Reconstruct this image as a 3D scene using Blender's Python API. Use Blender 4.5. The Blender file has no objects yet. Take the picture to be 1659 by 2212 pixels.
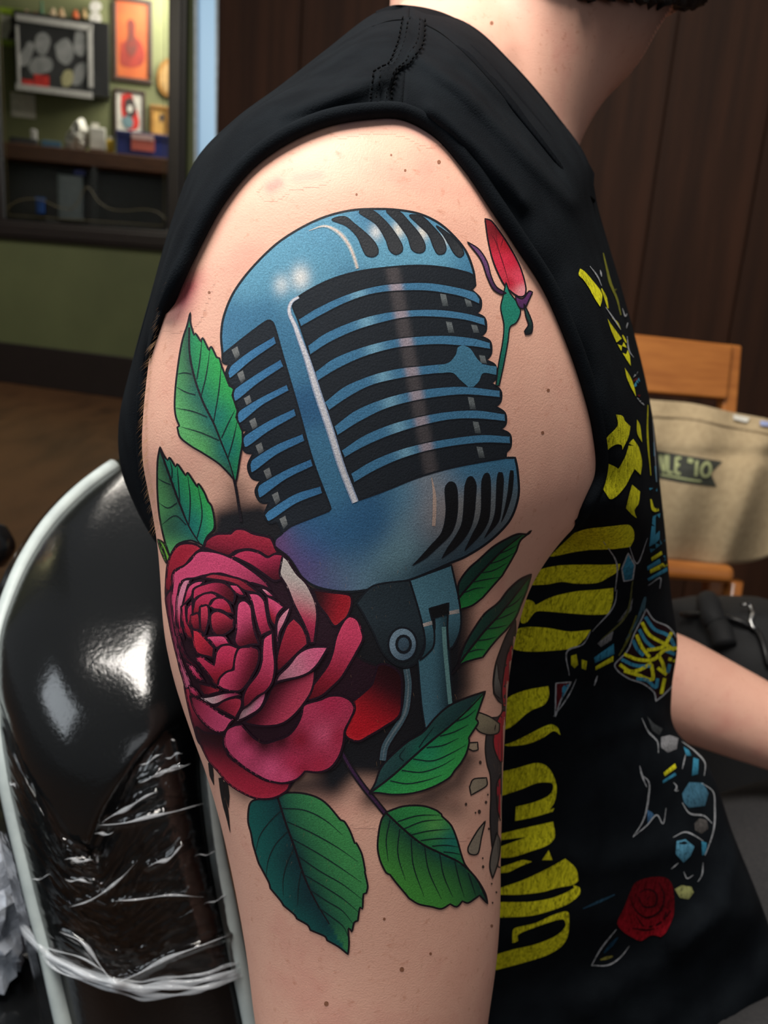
import bpy, bmesh, math, random
import numpy as np
from mathutils import Vector, Matrix
from mathutils.bvhtree import BVHTree
from mathutils.geometry import delaunay_2d_cdt

random.seed(7); np.random.seed(7)
S = bpy.context.scene
COL = S.collection

# ------------------------------------------------------------------ camera
FW, FH, FPX = 1659.0, 2212.0, 1916.0
PITCH, ROLL = math.radians(16.0), math.radians(4.3)
CAMPOS = Vector((0.0, 0.0, 1.0))
cam_d = bpy.data.cameras.new('camera')
cam = bpy.data.objects.new('camera', cam_d); COL.objects.link(cam)
cam_d.sensor_fit = 'VERTICAL'; cam_d.sensor_height = 36.0
cam_d.lens = 36.0 * FPX / FH
cam_d.clip_start = 0.02
RC = Matrix.Rotation(math.pi / 2 - PITCH, 3, 'X') @ Matrix.Rotation(ROLL, 3, 'Z')
cam.matrix_world = Matrix.Translation(CAMPOS) @ RC.to_4x4()
S.camera = cam
cam_d.dof.use_dof = True
cam_d.dof.focus_distance = 0.285
cam_d.dof.aperture_fstop = cam_d.lens / 1.9
RCN = np.array(RC); CPN = np.array(CAMPOS)

# ------------------------------------------------------------------ world, lights, exposure
S.view_settings.view_transform = 'Standard'
S.view_settings.look = 'None'
S.view_settings.gamma = 1.0
S.view_settings.use_curve_mapping = False
S.view_settings.exposure = 0.0
wd = bpy.data.worlds.new('world'); S.world = wd; wd.use_nodes = True
wd.node_tree.nodes['Background'].inputs[0].default_value = (0.90, 0.95, 1.0, 1)
wd.node_tree.nodes['Background'].inputs[1].default_value = 0.10

def area(name, loc, target, sx, sy, power, col):
    l = bpy.data.lights.new(name, 'AREA'); l.shape = 'RECTANGLE'; l.size = sx; l.size_y = sy
    l.energy = power; l.color = col
    o = bpy.data.objects.new(name, l); COL.objects.link(o)
    o.location = loc
    o.rotation_euler = (Vector(target) - Vector(loc)).to_track_quat('-Z', 'Y').to_euler()
    return o
# daylight from the shop window behind and to the left of the photographer
area('window_and_fill_light', (-1.7, -0.45, 1.75), (0.0, 0.33, 1.0), 1.2, 0.9, 15, (0.86, 0.94, 1.0))
# wide fill light added behind the camera, not a known window
area('window_and_fill_light', (0.5, -2.6, 1.7), (0.0, 0.4, 1.0), 2.0, 1.2, 9, (0.92, 0.96, 1.0))
# warm ceiling fixtures, and one fill lamp added for the opposite wall
area('ceiling_and_fill_light', (-0.26, 0.12, 2.40), (0.0, 0.36, 1.1), 0.9, 0.6, 50, (1.0, 0.945, 0.87))
area('ceiling_and_fill_light', (-3.6, 3.4, 2.9), (-4.6, 4.4, 1.2), 1.2, 1.2, 90, (1.0, 0.93, 0.82))  # added fill that brightens the wall seen in the mirror
area('ceiling_and_fill_light', (-1.6, 3.4, 2.9), (-1.6, 4.2, 0.0), 0.8, 0.8, 26, (1.0, 0.93, 0.82))
area('ceiling_and_fill_light', (0.7, 1.3, 2.8), (0.9, 1.8, 0.6), 0.5, 0.5, 4, (1.0, 0.84, 0.66))

# ------------------------------------------------------------------ helpers
def W(px, py, d):
    """world point of a photo pixel at the depth d (metres along the lens axis)"""
    v = np.array([(px - FW / 2) * d / FPX, -(py - FH / 2) * d / FPX, -d])
    return CPN + RCN @ v
def WN(px, py, d):
    px = np.asarray(px, float); py = np.asarray(py, float); d = np.asarray(d, float)
    v = np.stack([(px - FW / 2) * d / FPX, -(py - FH / 2) * d / FPX, -d], -1)
    return CPN + v @ RCN.T
def raydir(px, py):
    v = RCN @ np.array([(px - FW / 2) / FPX, -(py - FH / 2) / FPX, -1.0])
    return v / np.linalg.norm(v)
def on_plane(px, py, p0, n):
    d = RCN @ np.array([(px - FW / 2) / FPX, -(py - FH / 2) / FPX, -1.0])
    t = np.dot(np.asarray(p0) - CPN, n) / np.dot(d, n)
    return CPN + d * t
def lin(c):
    return tuple((x / 12.92 if x <= 0.04045 else ((x + 0.055) / 1.055) ** 2.4) for x in (v / 255.0 for v in c[:3]))
def hermite(xs, ys, q):
    xs = np.asarray(xs, float); ys = np.asarray(ys, float); q = np.asarray(q, float)
    h = np.diff(xs); dl = np.diff(ys, axis=0) / (h if ys.ndim == 1 else h[:, None])
    m = np.zeros_like(ys); m[0] = dl[0]; m[-1] = dl[-1]
    w0, w1 = h[1:], h[:-1]
    if ys.ndim > 1: w0 = w0[:, None]; w1 = w1[:, None]
    m[1:-1] = (dl[:-1] * w0 + dl[1:] * w1) / (w0 + w1)
    i = np.clip(np.searchsorted(xs, q) - 1, 0, len(xs) - 2)
    t = (q - xs[i]) / h[i]; hh = h[i]
    if ys.ndim > 1: t = t[:, None]; hh = hh[:, None]
    return ((2*t**3 - 3*t**2 + 1) * ys[i] + (t**3 - 2*t**2 + t) * hh * m[i]
            + (-2*t**3 + 3*t**2) * ys[i+1] + (t**3 - t**2) * hh * m[i+1])
def resample(P, n):
    """smooth curve through control points P (k,dim), n samples, by chord length"""
    P = np.asarray(P, float)
    u = np.r_[0, np.cumsum(np.maximum(1e-9, np.linalg.norm(np.diff(P[:, :2], axis=0), axis=1)))]
    return hermite(u, P, np.linspace(0, u[-1], n))

def mesh_obj(name, verts, faces, mat, parent=None, smooth=True):
    me = bpy.data.meshes.new(name)
    me.from_pydata([tuple(v) for v in verts], [], [tuple(int(i) for i in f) for f in faces])
    me.update()
    if smooth: me.polygons.foreach_set('use_smooth', [True] * len(me.polygons))
    o = bpy.data.objects.new(name, me); COL.objects.link(o)
    if mat is not None: me.materials.append(mat)
    if parent is not None: o.parent = parent
    return o
def tag(o, label=None, cat=None, group=None, kind=None):
    if label: o['label'] = label
    if cat: o['category'] = cat
    if group: o['group'] = group
    if kind: o['kind'] = kind
    return o
def empty(name, label, cat, group=None, loc=(0, 0, 0)):
    o = bpy.data.objects.new(name, None); COL.objects.link(o); o.location = loc
    return tag(o, label, cat, group)
def grid_faces(nr, nc, wrap=False, off=0):
    f = []
    for r in range(nr - 1):
        for c in range(nc if wrap else nc - 1):
            c2 = (c + 1) % nc
            f.append((off + r*nc + c, off + r*nc + c2, off + (r+1)*nc + c2, off + (r+1)*nc + c))
    return f
def bevel_obj(o, w, seg=2):
    m = o.modifiers.new('bevel', 'BEVEL'); m.width = w; m.segments = seg; m.limit_method = 'ANGLE'
    return o
def tube_verts(P, R, n=10):
    P = np.asarray(P, float); k = len(P); R = np.broadcast_to(np.asarray(R, float), (k,))
    T = np.gradient(P, axis=0); T /= np.linalg.norm(T, axis=1)[:, None] + 1e-12
    up = np.array([0.13, 0.31, 0.94]); nrm = np.cross(T[0], up); nrm /= np.linalg.norm(nrm)
    V = []
    for i in range(k):
        nrm = nrm - T[i] * np.dot(nrm, T[i]); nrm /= np.linalg.norm(nrm)
        b = np.cross(T[i], nrm)
        for j in range(n):
            a = 2 * math.pi * j / n
            V.append(P[i] + R[i] * (nrm * math.cos(a) + b * math.sin(a)))
    F = grid_faces(k, n, True)
    F.append(tuple(range(n - 1, -1, -1))); F.append(tuple((k - 1) * n + j for j in range(n)))
    return V, F
def tube(name, P, R, mat, parent=None, n=10):
    V, F = tube_verts(P, R, n)
    return mesh_obj(name, V, F, mat, parent)
def join(parts):
    V, F = [], []
    for v, f in parts:
        o = len(V); V.extend(list(v)); F.extend([tuple(i + o for i in x) for x in f])
    return V, F
def boxv(c, ax, ay, az):
    """box from a centre and three half-axis vectors"""
    c, ax, ay, az = (np.asarray(k, float) for k in (c, ax, ay, az))
    V = [c + sx*ax + sy*ay + sz*az for sz in (-1, 1) for sx, sy in ((-1, -1), (1, -1), (1, 1), (-1, 1))]
    F = [(3, 2, 1, 0), (4, 5, 6, 7), (0, 1, 5, 4), (1, 2, 6, 5), (2, 3, 7, 6), (3, 0, 4, 7)]
    if np.dot(np.cross(ax, ay), az) < 0: F = [f[::-1] for f in F]
    return V, F

# ------------------------------------------------------------------ materials
def new_mat(name):
    m = bpy.data.materials.new(name); m.use_nodes = True
    nt = m.node_tree; b = nt.nodes['Principled BSDF']
    return m, nt, b
def N(nt, t, **kw):
    n = nt.nodes.new(t)
    for k, v in kw.items(): setattr(n, k, v)
    return n
def noise(nt, scale, detail=4, rough=0.55, vec=None, stretch=None):
    tc = N(nt, 'ShaderNodeTexCoord'); src = tc.outputs['Object']
    if stretch:
        mp = N(nt, 'ShaderNodeMapping'); mp.inputs['Scale'].default_value = stretch
        nt.links.new(src, mp.inputs[0]); src = mp.outputs[0]
    n = N(nt, 'ShaderNodeTexNoise'); n.inputs['Scale'].default_value = scale
    n.inputs['Detail'].default_value = detail; n.inputs['Roughness'].default_value = rough
    nt.links.new(src, n.inputs['Vector'])
    return n.outputs['Fac']
def ramp(nt, fac, stops):
    r = N(nt, 'ShaderNodeValToRGB'); e = r.color_ramp.elements
    while len(e) < len(stops): e.new(0.5)
    for k, (p, c) in enumerate(stops):
        e[k].position = p; e[k].color = (*lin(c), 1)
    nt.links.new(fac, r.inputs[0]); return r.outputs[0]
def bump(nt, b, h, strength, dist=0.001):
    n = N(nt, 'ShaderNodeBump'); n.inputs['Strength'].default_value = strength; n.inputs['Distance'].default_value = dist
    nt.links.new(h, n.inputs['Height']); nt.links.new(n.outputs[0], b.inputs['Normal'])
def simple(name, c1, c2=None, rough=0.6, scale=30, spec=0.5, metal=0.0, stretch=None, bs=0.0, bd=0.001, coat=0.0, detail=4):
    m, nt, b = new_mat(name)
    c2 = c2 or tuple(v * 0.85 for v in c1)
    f = noise(nt, scale, detail, stretch=stretch)
    nt.links.new(ramp(nt, f, [(0.3, c1), (0.7, c2)]), b.inputs['Base Color'])
    b.inputs['Roughness'].default_value = rough
    b.inputs['Specular IOR Level'].default_value = spec
    b.inputs['Metallic'].default_value = metal
    b.inputs['Coat Weight'].default_value = coat
    if bs: bump(nt, b, f, bs, bd)
    return m
def emit(name, c, s):
    m, nt, b = new_mat(name)
    b.inputs['Base Color'].default_value = (*lin(c), 1)
    b.inputs['Emission Color'].default_value = (*lin(c), 1); b.inputs['Emission Strength'].default_value = s
    return m
def inkmat(name, skin):
    """skin (or cloth) with a printed colour layer carried by the 'ink' attribute (alpha = ink density)"""
    m, nt, b = new_mat(name)
    at = N(nt, 'ShaderNodeAttribute'); at.attribute_name = 'ink'
    if skin:
        base = ramp(nt, noise(nt, 26, 5, 0.6), [(0.30, (232, 174, 152)), (0.52, (238, 183, 160)), (0.75, (228, 162, 144))])
        blot = noise(nt, 330, 3, 0.6)
        mx = N(nt, 'ShaderNodeMix', data_type='RGBA'); mx.blend_type = 'MIX'
        fr = N(nt, 'ShaderNodeMapRange'); fr.inputs['From Min'].default_value = 0.60; fr.inputs['From Max'].default_value = 0.80
        fr.inputs['To Max'].default_value = 0.55
        nt.links.new(blot, fr.inputs[0]); nt.links.new(fr.outputs[0], mx.inputs[0])
        nt.links.new(base, mx.inputs[6]); mx.inputs[7].default_value = (*lin((190, 120, 92)), 1)
        base = mx.outputs[2]
        gr = noise(nt, 2600, 2, 0.7)
        lo, hi, bs, bd = 0.70, 1.28, 0.30, 0.0004
        b.inputs['Roughness'].default_value = 0.52; b.inputs['Specular IOR Level'].default_value = 0.32
        bmp = noise(nt, 1500, 3, 0.65)
    else:
        base = ramp(nt, noise(nt, 60, 5), [(0.3, (21, 25, 29)), (0.7, (14, 17, 21))])
        gr = noise(nt, 900, 3, 0.7, stretch=(1, 1, 0.35))
        lo, hi, bs, bd = 0.62, 1.22, 0.5, 0.0005
        b.inputs['Roughness'].default_value = 0.92; b.inputs['Specular IOR Level'].default_value = 0.05
        b.inputs['Sheen Weight'].default_value = 0.0; b.inputs['Sheen Roughness'].default_value = 0.5
        bmp = noise(nt, 1800, 2, 0.6)
    mr = N(nt, 'ShaderNodeMapRange'); mr.inputs['From Min'].default_value = 0.3; mr.inputs['From Max'].default_value = 0.7
    mr.inputs['To Min'].default_value = lo; mr.inputs['To Max'].default_value = hi
    nt.links.new(gr, mr.inputs[0])
    mu = N(nt, 'ShaderNodeVectorMath', operation='SCALE')
    fac = mr.outputs[0]
    if not skin:                               # the screen print has cracked along the knit
        ck = noise(nt, 330, 4, 0.6, stretch=(1, 1, 0.22))
        sb = N(nt, 'ShaderNodeMath', operation='SUBTRACT'); nt.links.new(ck, sb.inputs[0]); sb.inputs[1].default_value = 0.5
        ab = N(nt, 'ShaderNodeMath', operation='ABSOLUTE'); nt.links.new(sb.outputs[0], ab.inputs[0])
        cr = N(nt, 'ShaderNodeMapRange'); cr.inputs['From Min'].default_value = 0.004; cr.inputs['From Max'].default_value = 0.022
        cr.inputs['To Min'].default_value = 0.30; cr.inputs['To Max'].default_value = 1.0; nt.links.new(ab.outputs[0], cr.inputs[0])
        ml = N(nt, 'ShaderNodeMath', operation='MULTIPLY'); nt.links.new(fac, ml.inputs[0]); nt.links.new(cr.outputs[0], ml.inputs[1]); fac = ml.outputs[0]
    nt.links.new(at.outputs['Color'], mu.inputs[0]); nt.links.new(fac, mu.inputs['Scale'])
    mix = N(nt, 'ShaderNodeMix', data_type='RGBA')
    nt.links.new(at.outputs['Alpha'], mix.inputs[0]); nt.links.new(base, mix.inputs[6]); nt.links.new(mu.outputs[0], mix.inputs[7])
    nt.links.new(mix.outputs[2], b.inputs['Base Color'])
    bump(nt, b, bmp, bs, bd)
    return m
M_SKIN = inkmat('skin', True)
M_SHIRT = inkmat('black_cotton', False)
def set_ink(me, arr):
    a = me.color_attributes.new('ink', 'FLOAT_COLOR', 'POINT')
    a.data.foreach_set('color', np.asarray(arr, np.float32).ravel())

# ================================================================== the room
M_GREEN = simple('green_paint', (78, 84, 52), (70, 76, 46), 0.7, 3)
M_FLOOR, _nt, _b = new_mat('dark_wood_floor')
_f = noise(_nt, 1.3, 6, 0.6, stretch=(3.0, 1.0, 1.0))
_nt.links.new(ramp(_nt, _f, [(0.3, (62, 42, 27)), (0.55, (88, 60, 38)), (0.75, (50, 34, 24))]), _b.inputs['Base Color'])
_b.inputs['Roughness'].default_value = 0.33
M_BROWN, _nt, _b = new_mat('brown_wood_panel')
_f = noise(_nt, 2.2, 7, 0.62, stretch=(9.0, 9.0, 0.55))
_nt.links.new(ramp(_nt, _f, [(0.32, (62, 37, 24)), (0.5, (50, 30, 19)), (0.70, (40, 24, 16))]), _b.inputs['Base Color'])
_b.inputs['Roughness'].default_value = 0.6; _b.inputs['Specular IOR Level'].default_value = 0.12
M_BLACKWOOD = simple('black_stained_wood', (26, 22, 22), (34, 28, 28), 0.4, 20, stretch=(1, 1, 6))
M_MIRROR, _nt, _b = new_mat('mirror_glass')
_b.inputs['Base Color'].default_value = (0.86, 0.88, 0.86, 1); _b.inputs['Metallic'].default_value = 1.0
_b.inputs['Roughness'].default_value = 0.0
M_ETCH = simple('etched_line', (96, 86, 56), None, 0.5)
ZUP = np.array([0, 0, 1.0])

floor = mesh_obj('floor', [(-7, -3, 0), (4.5, -3, 0), (4.5, 8, 0), (-7, 8, 0)], [(0, 1, 2, 3)], M_FLOOR, smooth=False)
tag(floor, kind='structure')
# green wall, seen obliquely at the left: its foot runs through two floor points of the photo
g0 = on_plane(0, 824, (0, 0, 0), ZUP); g1 = on_plane(262, 860, (0, 0, 0), ZUP)
gd = g1 - g0; gd /= np.linalg.norm(gd); gn = np.cross(gd, ZUP)
if np.dot(gn, CPN - g0) < 0: gn = -gn
def gw(px, py, off=0.0):                       # photo pixel -> point on the green wall
    return on_plane(px, py, g0 + gn * off, gn)
def wall_slab(name, a, b, h, thick, n, mat, z0=0.0):
    a = np.asarray(a); b = np.asarray(b)
    c = (a + b) / 2 + np.array([0, 0, z0 + h / 2]) - n * thick / 2
    V, F = boxv(c, (b - a) / 2, ZUP * h / 2, n * thick / 2)
    return mesh_obj(name, V, F, mat, smooth=False)
ga = g0 - gd * 2.5;  gb = g0 + gd * 2.35; ga[2] = gb[2] = 0
tag(wall_slab('wall_green', ga, gb, 4.5, 0.1, gn, M_GREEN), kind='structure')
bb = wall_slab('baseboard_green', ga + gn * 0.02, gb + gn * 0.02, 0.27, 0.02, gn, M_BLACKWOOD)
tag(bb, kind='structure'); bevel_obj(bb, 0.006)

# (its far end is extended below to the corner with the opposite wall)
# mirror with a heavy dark frame and an etched wave at its foot
mirror = empty('wall_mirror', 'tall mirror in a heavy black frame hanging on the green wall', 'mirror')
mTL, mTR = gw(6, -260), gw(372, -260)
mBL, mBR = gw(14, 470), gw(366, 505)
mx0 = np.dot(mBL - g0, gd); mx1 = np.dot(gw(368, 250) - g0, gd)
mz0 = (mBL[2] + mBR[2]) / 2; mz1 = mz0 + 2.0
def gp(u, z, off): return g0 * np.array([1, 1, 0]) + gd * u + ZUP * z + gn * off
V, F = boxv(gp((mx0 + mx1) / 2, (mz0 + mz1) / 2, 0.012), gd * (mx1 - mx0) / 2, ZUP * (mz1 - mz0) / 2, gn * 0.004)
mesh_obj('glass', V, F, M_MIRROR, mirror, False)
fwid = 0.115
def frame_bar(u0, u1, z0, z1):
    parts = []
    for k, (g, t) in enumerate(((0.0, 0.03), (0.022, 0.045))):
        parts.append(boxv(gp((u0 + u1) / 2, (z0 + z1) / 2, t / 2 + 0.002), gd * ((u1 - u0) / 2 - g), ZUP * ((z1 - z0) / 2 - g), gn * t / 2))
    V, F = join(parts); o = mesh_obj('frame', V, F, M_BLACKWOOD, mirror, False); bevel_obj(o, 0.006)
frame_bar(mx0 - fwid, mx1 + fwid, mz0 - fwid, mz0)
frame_bar(mx0 - fwid, mx1 + fwid, mz1, mz1 + fwid)
frame_bar(mx0 - fwid, mx0, mz0, mz1)
frame_bar(mx1, mx1 + fwid, mz0, mz1)
et = resample([(14, 452), (30, 438), (55, 430), (90, 432), (125, 447), (155, 451), (170, 435), (180, 412), (188, 403), (197, 412), (210, 432), (235, 450), (270, 455), (310, 452), (340, 458), (360, 475)], 60)
tube('etched_wave', [gw(x, y, 0.017) for x, y in et], 0.0022, M_ETCH, mirror, 6)
bevel_line = [gp(mx0 + 0.03, mz1 - .03, .017), gp(mx0 + 0.03, mz0 + .03, .017), gp(mx1 - 0.03, mz0 + .03, .017), gp(mx1 - 0.03, mz1 - .03, .017)]
for a_, b_ in zip(bevel_line[:-1], bevel_line[1:]):
    tube('bevel_edge', [a_, b_], 0.002, M_ETCH, mirror, 6)

# narrow glazed strip beside the panel wall, daylight behind it
sl = tag(mesh_obj('window_1', *boxv(W(448, 150, 4.3), RCN[:, 0] * 0.043, RCN[:, 1] * 0.95, RCN[:, 2] * 0.006), emit('daylit_glass', (140, 174, 202), 0.52), smooth=False), kind='structure')
slf = RCN[:, 0]
for sx in (-0.05, 0.05):
    tag(mesh_obj('window_frame', *boxv(W(448, 150, 4.3) + slf * sx, slf * 0.007, RCN[:, 1] * 0.95, RCN[:, 2] * 0.03), simple('pale_jamb', (150, 165, 178), None, 0.5), sl, smooth=False))
# brown wood panel wall on the right
b0 = W(470, 300, 2.5); b1 = W(1700, 300, 2.15)
b0[2] = b1[2] = 0; bd = b1 - b0; bl = np.linalg.norm(bd); bd /= bl; bn = np.cross(bd, ZUP)
if np.dot(bn, CPN - b0) < 0: bn = -bn
be = b0 + bd * (bl + 1.6)
wr = tag(wall_slab('wall_wood', b0, be, 4.5, 0.06, bn, M_BROWN), kind='structure')
pw = 0.24
npan = int((bl + 1.6) / pw)
pm = None
for k in range(npan):                          # the boards of the panelling
    c = b0 + bd * (pw * (k + 0.5)) + ZUP * 2.25 + bn * 0.006
    if pm is None:
        V, F = boxv((0, 0, 0), bd * (pw / 2 - 0.0015), ZUP * 2.25, bn * 0.006)
        pm = mesh_obj('panel_board', V, F, M_BROWN, wr, False); o = pm; bevel_obj(pm, 0.002)
    else:
        o = pm.copy(); COL.objects.link(o)
    o.location = c

# ---------------------------------------------------------------- the opposite wall, seen in the mirror
mc = gw(190, 260, 0.016)                       # mirror plane point
vdir = mc - CPN; vdir[2] = 0; dist_m = np.linalg.norm(vdir); vdir /= dist_m
VP = mc + vdir * 2.9                           # virtual wall behind the mirror
vn = -vdir; vu = np.cross(vn, ZUP) * -1
if np.dot(vu, RCN[:, 0]) < 0: vu = -vu
def reflect(V): V = np.asarray(V, float); return V - 2 * np.outer((V - mc) @ gn, gn)
def vobj(name, V, F, mat, parent=None, smooth=False):
    return mesh_obj(name, reflect(V), [f[::-1] for f in F], mat, parent, smooth)
def vp(px, py, off=0.0): return on_plane(px, py, VP + vn * off, vn)
def vbox(name, x0, y0, x1, y1, z0, z1, mat, parent=None, smooth=False, bev=0.0):
    """box hung on that wall: photo rectangle, from z0 to z1 metres off the wall"""
    a, b = vp((x0 + x1) / 2, (y0 + y1) / 2, (z0 + z1) / 2), None
    w = np.linalg.norm(vp(x1, (y0+y1)/2, (z0+z1)/2) - vp(x0, (y0+y1)/2, (z0+z1)/2)) / 2
    h = np.linalg.norm(vp((x0+x1)/2, y1, (z0+z1)/2) - vp((x0+x1)/2, y0, (z0+z1)/2)) / 2
    V, F = boxv(a, vu * w, ZUP * h, vn * (z1 - z0) / 2)
    o = vobj(name, V, F, mat, parent, smooth)
    if bev: bevel_obj(o, bev)
    return o
M_GREEN2 = simple('olive_paint', (112, 116, 78), (104, 108, 72), 0.7, 3)
M_PAPER = simple('white_paper', (214, 210, 198), None, 0.8)
M_CABBLK = simple('black_cabinet', (24, 24, 26), None, 0.4)
M_ALU = simple('brushed_rim', (190, 188, 184), None, 0.35, 60)
M_STICK = simple('grey_sticker', (150, 150, 150), (120, 122, 122), 0.6, 14)
M_RED = simple('red_print', (214, 52, 40), (170, 30, 28), 0.6, 25)
M_ORANGE, _nt, _b = new_mat('orange_poster'); _nt.links.new(ramp(_nt, noise(_nt, 5, 5), [(0.3, (184, 98, 46)), (0.7, (166, 72, 36))]), _b.inputs['Base Color'])
M_DKFRAME = simple('dark_frame', (62, 44, 34), (48, 34, 28), 0.45, 20)
M_GOLD = simple('gold_frame', (150, 108, 48), (120, 84, 36), 0.4, 30)
M_COUNTER = simple('counter_wood', (96, 60, 38), (76, 46, 30), 0.5, 8, stretch=(1, 1, 6))
M_BLUE = simple('blue_plastic', (44, 56, 130), None, 0.5)
M_TISSUE = simple('white_tissue', (216, 214, 206), (196, 194, 186), 0.9, 20)
M_YEL = simple('yellow_plastic', (214, 178, 40), None, 0.5)
vwall = []
V, F = boxv(VP - vn * 0.05 + ZUP * 0.0, vu * 2.2, ZUP * 3.0, vn * 0.05)
V = np.asarray(V); V[:, 2] = np.clip(V[:, 2], 0, 4.5)
tag(vobj('wall_opposite', V, F, M_GREEN2), kind='structure')
VPr = reflect(VP[None])[0]; vnr = vn - 2 * np.dot(vn, gn) * gn
t_c = np.dot(VPr - g0, vnr) / np.dot(gd, vnr)
if t_c < -2.5:                                 # green wall carried on to the corner
    tag(wall_slab('wall_green_corner', g0 * np.array([1, 1, 0]) + gd * t_c, ga, 4.5, 0.1, gn, M_GREEN), kind='structure')
cab = empty('wall_cabinet', 'black wall cabinet with pale stickers, reflected in the mirror', 'cabinet')
vbox('body', 36, 44, 236, 204, 0.0, 0.26, M_CABBLK, cab, bev=0.004)
for r in ((36, 42, 200, 56), (36, 190, 200, 204), (190, 56, 200, 190), (36, 56, 42, 190)):
    vbox('rim', *r, 0.26, 0.28, M_ALU, cab, bev=0.002)
def vblob(name, pts, z0, z1, mat, parent=None):
    P = resample(list(pts) + [pts[0]], 28)[:-1]; n = len(P)
    A = [vp(x, y, z0) for x, y in P]; B = [vp(x, y, z1) for x, y in P]
    F = [(i, (i + 1) % n, n + (i + 1) % n, n + i) for i in range(n)] + [tuple(range(n - 1, -1, -1)), tuple(range(n, 2 * n))]
    return vobj(name, A + B, F, mat, parent)
for pts in ([(40, 120), (55, 100), (60, 90), (75, 95), (70, 115), (60, 140), (42, 142)], [(75, 90), (80, 75), (95, 70), (108, 82), (105, 105), (95, 120), (80, 112)],
            [(60, 145), (75, 125), (95, 122), (112, 130), (112, 150), (95, 158), (70, 160)], [(118, 98), (130, 88), (142, 82), (155, 96), (155, 130), (145, 140), (128, 132)],
            [(163, 68), (175, 62), (188, 70), (186, 110), (178, 122), (164, 116)], [(160, 150), (170, 138), (185, 136), (184, 160), (172, 182), (160, 185)]):
    vblob('sticker', pts, 0.26, 0.264, M_STICK, cab)
vblob('sticker', [(132, 168), (142, 152), (154, 152), (158, 170), (150, 186), (136, 186)], 0.26, 0.265, simple('cream_sticker', (180, 174, 130), None, .6), cab)
vbox('sticker', 74, 162, 106, 188, 0.26, 0.265, M_RED, cab); vbox('sticker', 48, 172, 72, 190, 0.26, 0.265, M_RED, cab)
# framed pictures
def picture(x0, y0, x1, y1, b, fm, im, label, figs=()):
    p = empty('picture_frame', label, 'picture frame', 'framed pictures reflected in the mirror')
    vbox('print', x0 + b, y0 + b, x1 - b, y1 - b, 0.0, 0.015, im, p)
    for r in ((x0, y0, x1, y0 + b), (x0, y1 - b, x1, y1), (x0, y0 + b, x0 + b, y1 - b), (x1 - b, y0 + b, x1, y1 - b)):
        vbox('frame', *r, 0.0, 0.03, fm, p, bev=0.004)
    for pts, z, m in figs: vblob('print_figure', pts, 0.015, 0.015 + z, m, p)
    return p
M_FIG = simple('brown_print', (88, 50, 40), (120, 40, 30), 0.7, 12); M_DKRED = simple('dark_red_print', (150, 44, 30), None, .7, 12)
M_TEAL = simple('teal_print', (110, 140, 146), None, .7, 12); M_INKD = simple('charcoal_print', (58, 48, 46), None, .7, 12)
picture(243, -4, 329, 178, 9, M_DKFRAME, M_ORANGE, 'tall orange poster with a dark figure in a brown frame',
        [([(262, 95), (290, 80), (306, 95), (306, 140), (284, 146), (264, 142)], .002, M_DKRED), ([(276, 48), (282, 40), (290, 48), (291, 75), (296, 105), (284, 124), (272, 108), (277, 76)], .004, M_FIG)])
picture(246, 194, 314, 296, 6, M_DKFRAME, M_PAPER, 'white print with red and teal figure in a brown frame',
        [([(262, 204), (282, 202), (290, 222), (294, 280), (280, 282), (262, 240)], .002, M_RED), ([(270, 216), (282, 210), (292, 226), (290, 250), (280, 256), (270, 240)], .004, M_INKD),
         ([(262, 256), (276, 250), (288, 262), (282, 278), (272, 276)], .005, M_TEAL), ([(276, 228), (284, 228), (284, 242), (277, 242)], .006, M_PAPER)])
picture(324, 228, 366, 296, 8, M_GOLD, simple('sepia_print', (196, 150, 74), None, .7), 'small sepia print in a gilt frame', [([(343, 250), (350, 246), (355, 256), (348, 264)], .003, M_INKD)])
picture(-12, 18, 50, 100, 14, simple('lime_frame', (150, 178, 40), None, .5), M_PAPER, 'portrait in a lime green frame beside the cabinet', [([(22, 40), (30, 34), (36, 50), (30, 84), (18, 84), (24, 60)], .003, M_INKD)])
ov = empty('picture_frame', 'oval picture in a gilt frame at the mirror edge', 'picture frame', 'framed pictures reflected in the mirror')
cx, cy = 366, 168
vblob('frame', [(cx + 27 * math.cos(a), cy + 42 * math.sin(a)) for a in np.linspace(0, 6.0, 14)], 0.0, 0.03, M_GOLD, ov)
vblob('print', [(cx + 19 * math.cos(a), cy + 32 * math.sin(a)) for a in np.linspace(0, 6.0, 14)], 0.03, 0.034, simple('ochre_print', (176, 140, 84), None, .6), ov)
tag(vbox('paper_note', 24, 202, 76, 254, 0.0, 0.008, M_PAPER), 'blank white paper note pinned under the cabinet', 'paper')
# counter and the things on it
ctr = empty('work_counter', 'long brown work counter reflected in the mirror', 'counter')
vbox('top', -60, 330, 420, 362, 0.0, 0.55, M_COUNTER, ctr, bev=0.006)
vbox('back_panel', -60, 362, 420, 600, 0.02, 0.10, M_CABBLK, ctr)
for x in (-50, 200, 405): vbox('leg', x, 362, x + 12, 640, 0.46, 0.54, M_CABBLK, ctr)
def vcrumple(name, pts, z, mat, label, cat, amp=0.02, group=None):
    cxy = np.mean(pts, axis=0); P = resample(list(pts) + [pts[0]], 22)[:-1]
    V = []; n = len(P); rings = 5
    for r in range(rings):
        k = math.cos(r / rings * math.pi / 2); zz = math.sin(r / rings * math.pi / 2)
        for x, y in P:
            q = cxy + (np.array((x, y)) - cxy) * k
            V.append(vp(q[0], q[1], z + 0.10 * zz) + np.random.uniform(-amp, amp, 3))
    V.append(vp(cxy[0], cxy[1], z + 0.11))
    F = grid_faces(rings, n, True) + [((rings-1)*n + i, (rings-1)*n + (i+1) % n, rings*n) for i in range(n)] + [tuple(range(n))[::-1]]
    return tag(vobj(name, V, F, mat), label, cat, group)
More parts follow.
